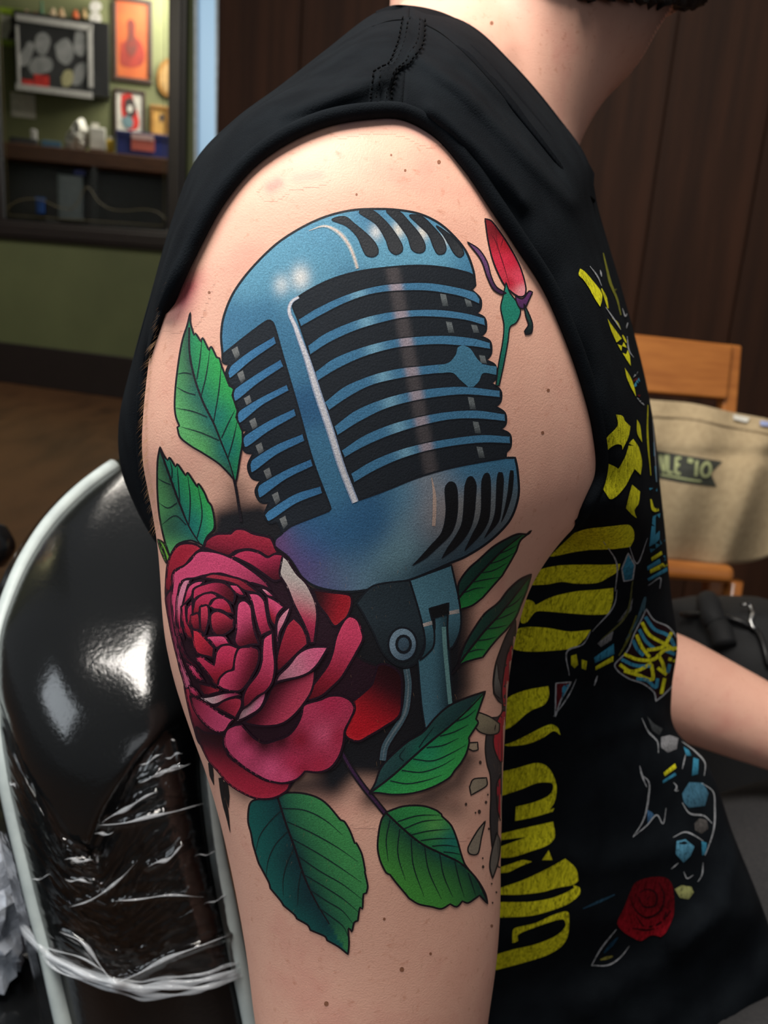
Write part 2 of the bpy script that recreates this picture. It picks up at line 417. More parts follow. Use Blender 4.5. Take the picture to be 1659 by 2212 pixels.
vcrumple('crumpled_tissue', [(136, 322), (146, 290), (160, 268), (172, 254), (186, 268), (190, 300), (188, 324), (160, 328)], 0.30, M_TISSUE, 'tall heap of crumpled white tissue on the counter', 'tissue')
tx = empty('tissue_box', 'white open box beside the tissue heap on the counter', 'box')
vbox('box', 193, 278, 228, 326, 0.20, 0.40, M_TISSUE, tx, bev=.01); vbox('flap', 198, 266, 214, 282, 0.28, 0.31, M_PAPER, tx)
bt = empty('yellow_bottle', 'small yellow bottle on the counter', 'bottle'); vbox('bottle', 230, 302, 248, 330, .3, .36, M_YEL, bt, bev=.012); vbox('cap', 235, 296, 243, 303, .31, .35, M_PAPER, bt, bev=.004)
bx = empty('blue_box', 'blue storage box with a red and white label on the counter', 'box')
vbox('box', 252, 296, 366, 340, .2, .44, M_BLUE, bx, bev=.008); vbox('lid', 250, 290, 368, 302, .19, .45, simple('navy_lid', (34, 42, 100), None, .5), bx, bev=.006)
vbox('label', 284, 300, 334, 326, .45, .455, simple('coral_label', (214, 110, 96), None, .6), bx); vbox('label_band', 284, 290, 332, 302, .455, .46, simple('pink_label', (226, 188, 184), None, .6), bx)
sm = empty('tattoo_machine_stand', 'small dark machine stand with a silver knob on the counter', 'stand'); vbox('base', 22, 300, 84, 328, .2, .4, M_CABBLK, sm, bev=.02); vbox('knob', 66, 280, 80, 306, .3, .36, M_ALU, sm, bev=.008)
tag(vbox('blue_cloth', 90, 306, 132, 320, .3, .4, simple('blue_cloth_dye', (70, 110, 140), None, .9), bev=.006), 'folded blue cloth on the counter', 'cloth')
bn_ = empty('storage_bin', 'clear grey plastic bin with a blue lid under the counter', 'bin'); vbox('bin', 126, 380, 180, 478, .3, .52, simple('grey_clear_plastic', (90, 100, 104), None, .3), bn_, bev=.01); vbox('lid', 160, 368, 184, 380, .3, .5, M_BLUE, bn_, bev=.005)
cu = empty('blue_cup', 'small bright blue cup under the counter', 'cup'); vbox('cup', 78, 430, 96, 462, .5, .56, simple('bright_blue', (30, 84, 170), None, .4), cu, bev=.01); vbox('rim', 76, 427, 98, 432, .495, .565, simple('bright_blue_rim', (44, 100, 184), None, .4), cu, bev=.003)
knick = [('figurine', 52, 22, 62, 42, (196, 160, 130), 'tan figurine at the left end of the cabinet top'), ('figurine', 72, 26, 84, 42, (160, 30, 40), 'red figurine on the cabinet top'), ('figurine', 86, 2, 94, 42, (40, 92, 60), 'slim green figurine on the cabinet top'),
         ('figurine', 106, 18, 122, 42, (196, 172, 140), 'cream skull-like ornament on the cabinet top'), ('figurine', 124, 18, 140, 42, (176, 146, 110), 'second cream ornament on the cabinet top'), ('figurine', 156, 22, 170, 42, (206, 98, 50), 'orange figurine on the cabinet top'),
         ('figurine', 176, 18, 188, 42, (190, 160, 110), 'straw coloured figurine on the cabinet top')]
for nm, x0, y0, x1, y1, c, lab in knick:
    e = empty(nm, lab, 'figurine', 'ornaments on the reflected cabinet'); m = simple('ornament_paint', c, None, .5, 30); hh = y1 - y0
    vbox('body', x0, y0 + hh * .38, x1, y1, .08, .16, m, e, bev=.015); vbox('head', x0 + (x1 - x0) * .18, y0, x1 - (x1 - x0) * .18, y0 + hh * .42, .09, .15, m, e, bev=.015)
e = empty('figurine', 'white vase-like figurine at the right end of the cabinet top', 'figurine', 'ornaments on the reflected cabinet'); m = simple('white_glaze', (210, 206, 200), None, .3)
vblob('body', [(194, 46), (196, 30), (206, 26), (216, 30), (218, 46)], .06, .16, m, e); vblob('head', [(193, 14), (198, 4), (208, 2), (218, 8), (218, 20), (208, 26), (197, 24)], .06, .16, m, e)

# ================================================================== the person
person = empty('person', 'seated person in black sleeveless shirt, right upper arm fully tattooed', 'person')
def loft(rows, n=48, m=160, expo=2.0, tilt=True):
    """closed volume from rows (py, xl, xr, depth at left, depth at right, half thickness)"""
    R = np.asarray(rows, float)
    q = np.linspace(R[0, 0], R[-1, 0], m)
    I = hermite(R[:, 0], R[:, 1:], q)
    V = []
    th = np.linspace(0, 2 * math.pi, n, endpoint=False)
    c, s = np.cos(th), np.sin(th)
    c = np.sign(c) * np.abs(c) ** (2 / expo); s = np.sign(s) * np.abs(s) ** (2 / expo)
    for k in range(m):
        xl, xr, dl, dr, td = I[k]
        d = (dl + dr) / 2 + (dr - dl) / 2 * c - td * s
        # keep the width in metres at the mid depth so the outline stays put
        xc = (xl + xr) / 2; a = (xr - xl) / 2
        dm = (dl + dr) / 2 + (dr - dl) / 2 * c
        X = (xc - FW / 2 + a * c) * dm / d + FW / 2
        Y = (q[k] - FH / 2) * dm / d + FH / 2
        V.extend(WN(X, Y, d))
    F = grid_faces(m, n, True)
    F = F + [tuple(range(n - 1, -1, -1)), tuple((m - 1) * n + j for j in range(n))]
    return V, F
ARM = [(206, 740, 870, .368, .372, .008), (228, 655, 950, .356, .366, .022), (265, 590, 1015, .343, .358, .038), (330, 508, 1075, .331, .354, .051), (420, 454, 1130, .323, .352, .060),
       (520, 402, 1188, .317, .352, .065), (640, 358, 1245, .316, .353, .068), (760, 338, 1292, .317, .356, .069), (880, 323, 1318, .320, .360, .070), (1000, 319, 1318, .324, .364, .070),
       (1085, 335, 1285, .328, .365, .069), (1170, 350, 1205, .332, .364, .068), (1250, 357, 1150, .336, .363, .067), (1350, 364, 1116, .340, .363, .066), (1450, 384, 1098, .344, .364, .064), (1550, 416, 1090, .349, .366, .062),
       (1650, 452, 1085, .354, .368, .061), (1750, 480, 1082, .358, .371, .059), (1850, 502, 1080, .363, .374, .057), (1950, 521, 1079, .368, .377, .055), (2050, 537, 1072, .373, .381, .054),
       (2150, 549, 1058, .378, .385, .053), (2260, 566, 1042, .383, .389, .052), (2400, 586, 1022, .390, .394, .051), (2520, 620, 990, .396, .398, .044), (2560, 680, 930, .40, .40, .03)]
TORSO = [(240, 760, 1150, .50, .50, .04), (300, 640, 1180, .50, .50, .06), (450, 560, 1220, .51, .51, .07), (700, 500, 1270, .52, .52, .08), (1000, 480, 1310, .53, .53, .08), (1300, 500, 1340, .545, .545, .08),
         (1600, 600, 1350, .56, .56, .08), (1900, 680, 1400, .58, .58, .08), (2300, 740, 1460, .60, .60, .08), (2500, 780, 1460, .62, .62, .07)]
NECK = [(-260, 800, 1440, .50, .50, .075), (-120, 840, 1470, .49, .49, .073), (0, 842, 1462, .485, .485, .071), (60, 838, 1424, .48, .482, .070), (130, 830, 1384, .478, .48, .069), (200, 815, 1318, .474, .478, .068), (260, 790, 1278, .47, .476, .068),
        (330, 760, 1246, .465, .475, .07), (460, 700, 1230, .46, .475, .075)]
HEAD = [(-980, 1000, 1300, .53, .53, .03), (-940, 880, 1420, .525, .525, .055), (-840, 790, 1500, .52, .52, .07), (-680, 750, 1545, .515, .515, .077), (-500, 760, 1560, .51, .51, .077), (-330, 800, 1590, .505, .505, .073), (-180, 860, 1585, .50, .50, .066), (-60, 950, 1560, .495, .495, .056), (-5, 1060, 1480, .49, .49, .045), (15, 1150, 1430, .488, .488, .03)]
parts = [loft(ARM), loft(TORSO), loft(NECK, m=60), loft(HEAD, m=60)]
# trapezius from shoulder to neck, far arm resting forward
parts.append(tube_verts(resample([W(800, 360, .395), W(890, 270, .42), W(990, 190, .45), W(1090, 80, .485)], 24), np.linspace(.044, .05, 24), 24))
fa = resample(np.array([W(1000, 420, .66), W(1060, 800, .70), W(1180, 1250, .72), W(1330, 1425, .71), W(1470, 1488, .70), W(1660, 1572, .69), W(1830, 1650, .68), W(1930, 1700, .675)]), 60)
fr = np.interp(np.linspace(0, 1, 60), [0, .3, .55, .7, .85, 1], [.055, .046, .040, .034, .027, .024])
parts.append(tube_verts(fa, fr, 24))
hc = W(1985, 1735, .672); hd = np.asarray(W(1985, 1735, .672)) - np.asarray(W(1900, 1690, .675)); hd /= np.linalg.norm(hd)
hs = np.cross(hd, RCN[:, 2]); hs /= np.linalg.norm(hs)
parts.append(tube_verts([hc - hd * .03, hc - hd * .01, hc + hd * .03, hc + hd * .055], [.024, .034, .036, .026], 16))
for k in range(4):
    b = hc + hd * .045 + hs * (-.027 + .018 * k)
    parts.append(tube_verts([b, b + hd * .03, b + hd * .045 + RCN[:, 1] * -.022, b + hd * .035 + RCN[:, 1] * -.042], [.010, .010, .009, .007], 10))
b = hc + hs * .034
parts.append(tube_verts([b - hd * .01, b + hs * .016 + hd * .02, b + hs * .018 + hd * .045], [.012, .011, .008], 10))
# nose, lips, brow and ear of the turned-away head
parts.append(tube_verts(resample(np.array([W(1535, -520, .51), W(1580, -420, .51), W(1630, -325, .51), W(1590, -290, .51), W(1540, -290, .51)]), 16), np.interp(np.linspace(0, 1, 16), [0, .5, .75, 1], [.009, .012, .016, .012]), 14))
for yy in (-215, -180): parts.append(tube_verts(resample(np.array([W(1540, yy, .470), W(1590, yy, .49), W(1602, yy, .51), W(1590, yy, .53), W(1540, yy, .55)]), 14), .0075, 10))
parts.append(tube_verts(resample(np.array([W(1510, -550, .455), W(1555, -560, .48), W(1560, -560, .51), W(1555, -560, .54), W(1510, -550, .565)]), 14), .010, 10))
for dd, sg in ((.430, 1), (.592, -1)):
    parts.append(tube_verts(resample(np.array([W(1085, -560, dd), W(1040, -520, dd - .006 * sg), W(1030, -420, dd - .008 * sg), W(1060, -310, dd - .002 * sg), W(1100, -280, dd + .004 * sg)]), 18), np.interp(np.linspace(0, 1, 18), [0, .5, 1], [.007, .010, .008]), 10))
    parts.append(tube_verts([W(1100, -540, dd), W(1085, -420, dd), W(1100, -300, dd)], .012, 10))
V, F = join(parts)
tmp = mesh_obj('tmp', V, F, None)
rm = tmp.modifiers.new('r', 'REMESH'); rm.mode = 'VOXEL'; rm.voxel_size = 0.0023; rm.use_smooth_shade = True
sm_ = tmp.modifiers.new('s', 'SMOOTH'); sm_.factor = 0.5; sm_.iterations = 18

me_body = bpy.data.meshes.new_from_object(tmp.evaluated_get(bpy.context.evaluated_depsgraph_get()))
bpy.data.objects.remove(tmp)
me_body.name = 'body'
me_body.polygons.foreach_set('use_smooth', [True] * len(me_body.polygons))
me_body.materials.clear(); me_body.materials.append(M_SKIN)
body = bpy.data.objects.new('body', me_body); COL.objects.link(body); body.parent = person
set_ink(me_body, np.zeros((len(me_body.vertices), 4)))

class Surf:
    """a mesh that prints can be laid on: ray hits with smooth normals"""
    def __init__(self, me):
        n = len(me.vertices); co = np.empty(n * 3); me.vertices.foreach_get('co', co); self.co = co.reshape(-1, 3)
        no = np.empty(n * 3, np.float32); me.vertices.foreach_get('normal', no); self.no = no.reshape(-1, 3).astype(float)
        self.polys = [tuple(p.vertices) for p in me.polygons]
        self.bvh = BVHTree.FromPolygons([tuple(v) for v in self.co], self.polys)
    def hit(self, px, py, dmax):
        dr = raydir(px, py)
        loc, nrm, idx, dist = self.bvh.ray_cast(CAMPOS, Vector(dr))
        if loc is None or dist > dmax: return None
        vi = self.polys[idx]; l = np.array(loc)
        w = 1.0 / (np.sum((self.co[list(vi)] - l) ** 2, axis=1) + 1e-9) 
        n = (self.no[list(vi)] * w[:, None]).sum(0); n /= np.linalg.norm(n)
        if np.dot(n, dr) > 0: n = -n
        return l, n
SKIN = Surf(me_body)

# ---------------------------------------------------------------- shirt
def fit(A, lift, n):
    out = []
    for i, (x, y, d) in enumerate(A):
        h = SKIN.bvh.ray_cast(CAMPOS, Vector(raydir(x, y)))
        if i < n and h[0] is not None:
            ds = -(RCN.T @ (np.array(h[0]) - CPN))[2]
            if ds < .42: d = ds - lift
        out.append((x, y, d))
    return out
def gauss_ridges(px, py, ridges):
    out = np.zeros_like(px)
    for pts, w, amp in ridges:
        P = np.asarray(pts, float); dmin = np.full(px.shape, 1e9)
        for a, b in zip(P[:-1], P[1:]):
            ab = b - a; t = np.clip(((px - a[0]) * ab[0] + (py - a[1]) * ab[1]) / (ab @ ab), 0, 1)
            dmin = np.minimum(dmin, np.hypot(px - a[0] - t * ab[0], py - a[1] - t * ab[1]))
        out += amp * np.exp(-(dmin / w) ** 2)
    return out
A_F = [(868, 240, .318), (935, 272, .312), (1010, 350, .309), (1072, 440, .310), (1128, 525, .314), (1184, 612, .319), (1229, 712, .326), (1268, 822, .333), (1295, 935, .340), (1298, 1022, .346), (1264, 1102, .353), (1192, 1180, .385), (1080, 1290, .40), (1030, 1420, .41), (1010, 1560, .42), (1000, 1700, .43), (1000, 1850, .44), (995, 2000, .45), (985, 2150, .475), (975, 2360, .47)]
B_F = [(885, 16, .405), (1010, 55, .405), (1105, 140, .41), (1195, 245, .42), (1265, 345, .435), (1290, 455, .455), (1340, 625, .47), (1382, 780, .48), (1408, 910, .487), (1422, 1040, .493), (1434, 1150, .498), (1446, 1280, .503), (1460, 1390, .508), (1448, 1490, .51), (1455, 1575, .512), (1530, 1660, .515), (1580, 1800, .52), (1640, 1950, .53), (1690, 2100, .54), (1760, 2360, .56)]
A_B = [(868, 240, .318), (790, 240, .317), (705, 255, .319), (625, 288, .322), (545, 342, .318), (474, 425, .318), (420, 522, .319), (366, 640, .321), (327, 760, .320), (309, 880, .328), (312, 1000, .337), (328, 1080, .342), (350, 1160, .348), (450, 1260, .40), (520, 1450, .43), (560, 1700, .45), (600, 2000, .47), (640, 2360, .49)]
B_B = [(885, 16, .405), (808, 34, .40), (705, 112, .39), (605, 190, .38), (508, 262, .37), (425, 350, .368), (374, 480, .372), (334, 620, .378), (290, 780, .384), (262, 900, .39), (263, 1000, .395), (292, 1085, .398), (338, 1168, .40), (410, 1260, .44), (500, 1450, .50), (560, 1700, .52), (610, 2000, .54), (650, 2360, .56)]
A_F = fit(A_F, .0035, 11); A_B = fit(A_B, .0035, 8)
FOLDS = [([(905, 130), (1000, 200), (1120, 330), (1230, 440)], 15, .0055), ([(930, 240), (1040, 330), (1130, 440)], 13, .005), ([(985, 150), (1100, 250), (1200, 370)], 12, -.0055), ([(830, 170), (740, 205), (620, 245)], 15, .005), ([(820, 110), (720, 165), (600, 230)], 14, -.004), ([(760, 100), (660, 175), (560, 250)], 16, .003),
         ([(1240, 620), (1300, 800), (1330, 980)], 30, .003), ([(1110, 1560), (1250, 1600), (1420, 1550)], 26, .005), ([(1100, 1490), (1260, 1480), (1400, 1500)], 24, -.004), ([(1120, 1830), (1300, 1870), (1480, 1820)], 30, .004),
         ([(1660, 1800), (1590, 1960), (1440, 2080), (1250, 2180)], 32, .010), ([(1640, 1950), (1520, 2100), (1380, 2230)], 28, .009), ([(1560, 1680), (1600, 1800), (1560, 1950), (1470, 2040)], 24, .009), ([(1690, 2050), (1600, 2160), (1500, 2250)], 28, .01), ([(1200, 1240), (1330, 1210), (1430, 1180)], 30, .003)]
def panel(A, Bc, nt, s0, s1, ns, frac):
    A = np.asarray(A, float); Bc = np.asarray(Bc, float); k = np.linspace(0, len(A) - 1, nt); ix = np.arange(len(A))
    a = hermite(ix, A, k)[:, None]; b = hermite(ix, Bc, k)[:, None]
    s = np.linspace(s0, s1, ns)[None]
    u = np.sin(s * math.pi / 2); v = 1 - np.cos(s * math.pi / 2)
    px = a[..., 0] + (b[..., 0] - a[..., 0]) * u; py = a[..., 1] + (b[..., 1] - a[..., 1]) * u
    d = a[..., 2] + (b[..., 2] - a[..., 2]) * v
    wob = .0012 * np.sin(px * .021 + py * .013) * np.sin(py * .017 - px * .006 + 1)
    d = d - gauss_ridges(px, py, FOLDS) - wob
    for i in range(nt):                        # the cloth lies on the skin, never inside it
        for j in range(ns):
            if s[0, j] > 1.0: break
            h = SKIN.bvh.ray_cast(CAMPOS, Vector(raydir(px[i, j], py[i, j])))
            if h[0] is None: continue
            ds = -(RCN.T @ (np.array(h[0]) - CPN))[2]
            if ds < d[i, j] + .003 and (i < nt * frac or ds > .42): d[i, j] = ds - .0032
    for _ in range(3): d[1:-1, 1:-1] = np.minimum(d[1:-1, 1:-1], (d[:-2, 1:-1] + d[2:, 1:-1] + d[1:-1, :-2] + d[1:-1, 2:]) / 4)
    V = WN(px, py, d).reshape(-1, 3)
    return V, grid_faces(nt, ns)
pf = panel(A_F, B_F, 170, 0.0, 1.75, 80, .545)
pb = panel(A_B, B_B, 150, 0.0, 1.75, 50, .475)
pf = (pf[0], [f[::-1] for f in pf[1]])
V, F = join([pf, pb])
shirt = mesh_obj('shirt', V, F, M_SHIRT, person)
shirt['label'] = 'black sleeveless cotton shirt with a large yellow print'
set_ink(shirt.data, np.zeros((len(V), 4)))
CLOTH = Surf(shirt.data)
so = shirt.modifiers.new('thickness', 'SOLIDIFY'); so.thickness = 0.0016; so.offset = 0
def ink0(o): set_ink(o.data, np.zeros((len(o.data.vertices), 4))); return o
# rolled hem of the armhole, front and back, and the fold beside it
hem = np.vstack([np.asarray(A_B[:14], float)[::-1], np.asarray(A_F[1:13], float)])
hp = resample(hem, 200); hp[:, 2] -= .0012
ink0(tube('armhole_hem', WN(hp[:, 0], hp[:, 1], hp[:, 2]), 0.0025, M_SHIRT, shirt, 10))
h2 = np.array([(A_B[i][0] * (1 - t) + B_B[i][0] * t, A_B[i][1] * (1 - t) + B_B[i][1] * t, A_B[i][2] * (1 - t) + B_B[i][2] * t - .004) for i, t in zip(range(1, 13), [.25, .3, .4, .5, .5, .55, .6, .6, .55, .5, .5, .5])])
h2 = resample(h2, 120)
ink0(tube('fold', WN(h2[:, 0], h2[:, 1], h2[:, 2]), 0.0028 * np.sin(np.linspace(.25, 2.9, 120)) ** .5, M_SHIRT, shirt, 10))
# ribbed neckband
nb = np.array([(812, 26, .398), (850, 13, .400), (890, 14, .400), (950, 27, .400), (1020, 62, .400), (1100, 134, .404), (1190, 238, .412), (1262, 340, .424), (1284, 378, .43)])
ni = np.array([(806, 62, .392), (850, 48, .391), (885, 48, .391), (935, 66, .391), (985, 104, .391), (1060, 182, .395), (1148, 290, .403), (1240, 398, .416), (1281, 432, .428)])
nb, ni = resample(nb, 90), resample(ni, 90)
V = []
def cl_depth(p, q):
    for t in np.linspace(0, 1, 12):            # walk inwards until the cloth is met
        h = CLOTH.hit(*(p[:2] * (1 - t) + q[:2] * t), 1.0)
        if h: return -(RCN.T @ (h[0] - CPN))[2]
    return p[2]
nbd = np.array([cl_depth(a_, b_) for a_, b_ in zip(nb, ni)]); nid = np.array([cl_depth(b_, b_) for b_ in ni])
ker = np.ones(9) / 9
nbd = np.convolve(np.pad(nbd, 4, 'edge'), ker, 'valid'); nid = np.convolve(np.pad(nid, 4, 'edge'), ker, 'valid')
for t, z in ((-.06, .012), (-.02, .0), (.06, -.0035), (.5, -.0052), (.90, -.0044), (1.0, -.002), (1.03, .004)):
    q = nb * (1 - t) + ni * t; tt = min(1, max(0, t)); dq = np.array([cl_depth(a_, b_) for a_, b_ in zip(q, ni)]); dq = np.convolve(np.pad(dq, 4, 'edge'), ker, 'valid'); V.append(WN(q[:, 0], q[:, 1], dq + z))
V = np.vstack(V)
M_RIB, _nt, _b = new_mat('ribbed_black_knit')
_b.inputs['Base Color'].default_value = (*lin((13, 16, 20)), 1); _b.inputs['Roughness'].default_value = .95; _b.inputs['Specular IOR Level'].default_value = .04
bump(_nt, _b, noise(_nt, 900, 2, .5, stretch=(1, .3, .3)), .6, .0006)
mesh_obj('neckband', V, [f[::-1] for f in grid_faces(7, 90)], M_RIB, shirt)
_q = ni + (ni - nb) * .03
tube('neckband_seam', WN(_q[:, 0], _q[:, 1], nid - .0006), .0011, simple('seam_shadow_thread', (5, 6, 7), None, .95, spec=.03), shirt, 8)
# shoulder seam: two rows of raised stitching over a folded allowance
sa = resample(np.array([(873, 50, .386), (858, 112, .371), (838, 150, .358), (808, 172, .346), (796, 202, .334), (797, 230, .318)]), 40)
sb = resample(np.array([(914, 54, .386), (908, 108, .371), (886, 146, .358), (850, 168, .346), (838, 202, .334), (839, 234, .316)]), 40)
def surf_pts(P, lift):
    out = []
    for p in P:
        h = CLOTH.hit(p[0], p[1], 1.0)
        out.append(h[0] + h[1] * lift if h else W(p[0], p[1], p[2]))
    return out
V = []
for t, z in ((-.15, 0), (0, .0016), (.3, .0026), (.5, .0014), (.7, .0026), (1, .0016), (1.15, 0)):
    V += surf_pts(sa * (1 - t) + sb * t, z)
ink0(mesh_obj('shoulder_seam', V, grid_faces(7, 40), M_SHIRT, shirt))
M_THREAD = simple('black_thread', (6, 7, 9), None, .95, spec=.05)
for t in (-.05, .25, .75, 1.05):
    q = sa * (1 - t) + sb * t
    pts = np.array(surf_pts(q, .0022)); parts = []
    for i in range(0, 38, 2): parts.append(tube_verts([pts[i], (pts[i] + pts[i+1]) / 2, pts[i+1]], .00034, 5))
    mesh_obj('stitching', *join(parts), M_THREAD, shirt)
# trousers under the shirt hem
M_TROUSER = simple('charcoal_denim', (46, 45, 46), (34, 34, 36), .9, 400, bs=.3)
lg = resample(np.array([W(1050, 2520, .62), W(1400, 2150, .66), W(1640, 1960, .70), W(1900, 1880, .74), W(2300, 1900, .78)]), 40)
l2 = resample(np.array([W(1000, 2700, .50), W(1400, 2560, .50), W(1800, 2500, .50), W(2300, 2520, .5)]), 40)
mesh_obj('trousers', *join([tube_verts(lg, np.linspace(.10, .072, 40), 28), tube_verts(l2, np.linspace(.10, .075, 40), 28)]), M_TROUSER, person)
# beard along the jaw
M_HAIR = simple('dark_hair', (24, 16, 13), (34, 24, 18), .7, 300, stretch=(1, 1, .2))
bc_ = (np.asarray(SKIN.co) - CPN) @ RCN; bdp = -bc_[:, 2]; bpx = bc_[:, 0] * FPX / bdp + FW / 2; bpy_ = -bc_[:, 1] * FPX / bdp + FH / 2
def shell(name, mask, off, mat, rough):
    """hair grown on a region of the head"""
    idx = np.nonzero(mask)[0]; keep = np.zeros(len(mask), bool); keep[idx] = True; mp = np.full(len(mask), -1); mp[idx] = np.arange(len(idx))
    Fs = [tuple(mp[i] for i in f) for f in SKIN.polys if keep[f[0]] and keep[f[1]] and keep[f[2]] and keep[f[-1]]]
    Vs = SKIN.co[idx] + SKIN.no[idx] * (off + np.random.normal(0, rough, (len(idx), 1)))
    o = mesh_obj(name, Vs, Fs, mat, person); m = o.modifiers.new('t', 'SOLIDIFY'); m.thickness = off * 1.6; m.offset = -1; return o
hd_ = (bdp > .40) & (bpy_ < 20)
shell('beard', hd_ & (bpx > 1120 + 60 * np.sin(bpy_ * .02)) & (bpy_ > -250 - (bpx - 1120) * .03) & (bpy_ < 8 - np.clip(1260 - bpx, 0, 400) * .35) & ~((bpy_ < -160) & (bpx > 1515)), .0045, M_HAIR, .0008)
shell('hair', hd_ & (bpy_ < -150) & ((bpy_ < -640 + np.clip(bpx - 1400, 0, 200) * -.4) | (bpx < 990 - np.clip(bpy_ + 420, 0, 300) * .35)), .008, M_HAIR, .0012)
M_EYE = simple('eye_white', (225, 222, 216), None, .2); M_IRIS = simple('dark_iris', (50, 34, 24), None, .2)
for dd in (.458, .562):
    ec = W(1520, -478, dd); bm = bmesh.new(); bmesh.ops.create_icosphere(bm, subdivisions=3, radius=.0125); me = bpy.data.meshes.new('eye'); bm.to_mesh(me); bm.free(); me.materials.append(M_EYE)
    o = bpy.data.objects.new('eye', me); COL.objects.link(o); o.location = ec; o.parent = person
    mesh_obj('iris', *tube_verts([RCN[:, 0] * .0105, RCN[:, 0] * .0128], [.0055, .0035], 14), M_IRIS, o)

# ================================================================== prints laid on skin and cloth
def K(ox, oy, s): return lambda x, y: (ox + x / s, oy + y / s)
K3 = K(450, 430, 2.212); K4 = K(320, 1100, 2.860); K5 = K(750, 1100, 3.567); K6 = K(420, 1450, 2.44); KL = K(300, 640, 3.567)
R1 = K(1030, 1100, 2.6375); R2 = K(1030, 1600, 2.6375); R3 = K(1180, 500, 3.51); PX = lambda x, y: (x, y)
def parse(s, k):
    P, corner = [], []
    for w in s.split():
        c = w.endswith('!'); x, y = w.rstrip('!').split(',')
        P.append(k(float(x), float(y))); corner.append(c)
    return np.array(P), corner
def smooth_closed(P, corner, step=4.0):
    n = len(P); out = []
    for i in range(n):
        p0, p1, p2, p3 = P[i-1], P[i], P[(i+1) % n], P[(i+2) % n]
        m1 = (p2 - p0) * .5; m2 = (p3 - p1) * .5; L = np.linalg.norm(p2 - p1)
        for m, a in ((m1, L),): pass
        l1 = np.linalg.norm(m1); l2 = np.linalg.norm(m2)
        if l1 > L: m1 = m1 * L / l1
        if l2 > L: m2 = m2 * L / l2
        if corner[i]: m1 = (p2 - p1)
        if corner[(i+1) % n]: m2 = (p2 - p1)
        k = max(1, int(L / step))
        for j in range(k):
            t = j / k
            out.append((2*t**3-3*t**2+1)*p1 + (t**3-2*t**2+t)*m1 + (-2*t**3+3*t**2)*p2 + (t**3-t**2)*m2)
    return np.array(out)
def smooth_open(P, step=4.0):
    P = np.asarray(P, float)
    if len(P) == 2:
        n = max(2, int(np.linalg.norm(P[1] - P[0]) / step)); return P[0] + (P[1] - P[0]) * np.linspace(0, 1, n)[:, None]
    L = np.linalg.norm(np.diff(P, axis=0), axis=1).sum()
    return resample(P, max(3, int(L / step)))
def inside(P, x, y):
    r = np.zeros(x.shape, bool); n = len(P); j = n - 1
    for i in range(n):
        xi, yi = P[i]; xj, yj = P[j]
        c = ((yi > y) != (yj > y)) & (x < (xj - xi) * (y - yi) / (yj - yi + 1e-12) + xi); r ^= c; j = i
    return r
def seg_dist(P, x, y, closed=False):
    Q = np.vstack([P, P[:1]]) if closed else P
    d = np.full(x.shape, 1e9)
    for a, b in zip(Q[:-1], Q[1:]):
        ab = b - a; t = np.clip(((x - a[0]) * ab[0] + (y - a[1]) * ab[1]) / (ab @ ab + 1e-9), 0, 1)
        d = np.minimum(d, np.hypot(x - a[0] - t * ab[0], y - a[1] - t * ab[1]))
    return d
def tri_fill(P, g):
    """triangles filling the outline P with inner points on a grid of pitch g"""
    x0, y0 = P.min(0); x1, y1 = P.max(0)
    gx, gy = np.meshgrid(np.arange(x0 + g / 2, x1, g), np.arange(y0 + g / 2, y1, g)); gx = gx.ravel(); gy = gy.ravel()
    if len(gx):
        ok = inside(P, gx, gy); gx, gy = gx[ok], gy[ok]
        if len(gx):
            ok = seg_dist(P, gx, gy, True) > g * .45; gx, gy = gx[ok], gy[ok]
    pts = [Vector(p) for p in P] + [Vector((a, b)) for a, b in zip(gx, gy)]
    n = len(P)
    r = delaunay_2d_cdt(pts, [], [list(range(n))], 1, 1e-4)
    Vv = np.array([(v.x, v.y) for v in r[0]]); T = np.array([f for f in r[2] if len(f) == 3], int)
    if not len(T): return Vv, T
    c = Vv[T].mean(1); T = T[inside(P, c[:, 0], c[:, 1])]
    return Vv, T
def ribbon(P, w0, closed=False, taper=(1, 1)):
    n = len(P)
    if closed: Q = np.vstack([P[-1:], P, P[:1]]); T = Q[2:] - Q[:-2]
    else: T = np.gradient(P, axis=0)
    T = T / (np.linalg.norm(T, axis=1)[:, None] + 1e-9); Nn = np.stack([-T[:, 1], T[:, 0]], 1)
    t = np.linspace(0, 1, n); w = np.full(n, w0 / 2.0)
    if not closed:
        w = w * np.where(t < .5, taper[0] + (1 - taper[0]) * np.minimum(1, t / .45), taper[1] + (1 - taper[1]) * np.minimum(1, (1 - t) / .45))
    V = np.vstack([P + Nn * w[:, None], P - Nn * w[:, None]])
    m = n if closed else n - 1
    T_ = []
    for i in range(m):
        j = (i + 1) % n; T_ += [(i, j, n + j), (i, n + j, n + i)]
    return V, np.array(T_, int)
def idw(ctrl, x, y, p=3.0):
    C = np.array([lin(c[2]) for c in ctrl]); X = np.array([c[:2] for c in ctrl], float)
    d = np.hypot(x[:, None] - X[:, 0], y[:, None] - X[:, 1]) + 4.0
    w = d ** -p; w /= w.sum(1, keepdims=True); return w @ C
def blend(ctrl, x, y, sig):
    C = np.array([lin(c[2]) for c in ctrl]); X = np.array([c[:2] for c in ctrl], float)
    d2 = (x[:, None] - X[:, 0]) ** 2 + (y[:, None] - X[:, 1]) ** 2
    w = np.exp(-d2 / (2 * sig * sig)) + 1e-5 / (1 + d2 / 900.0); w /= w.sum(1, keepdims=True); return w @ C
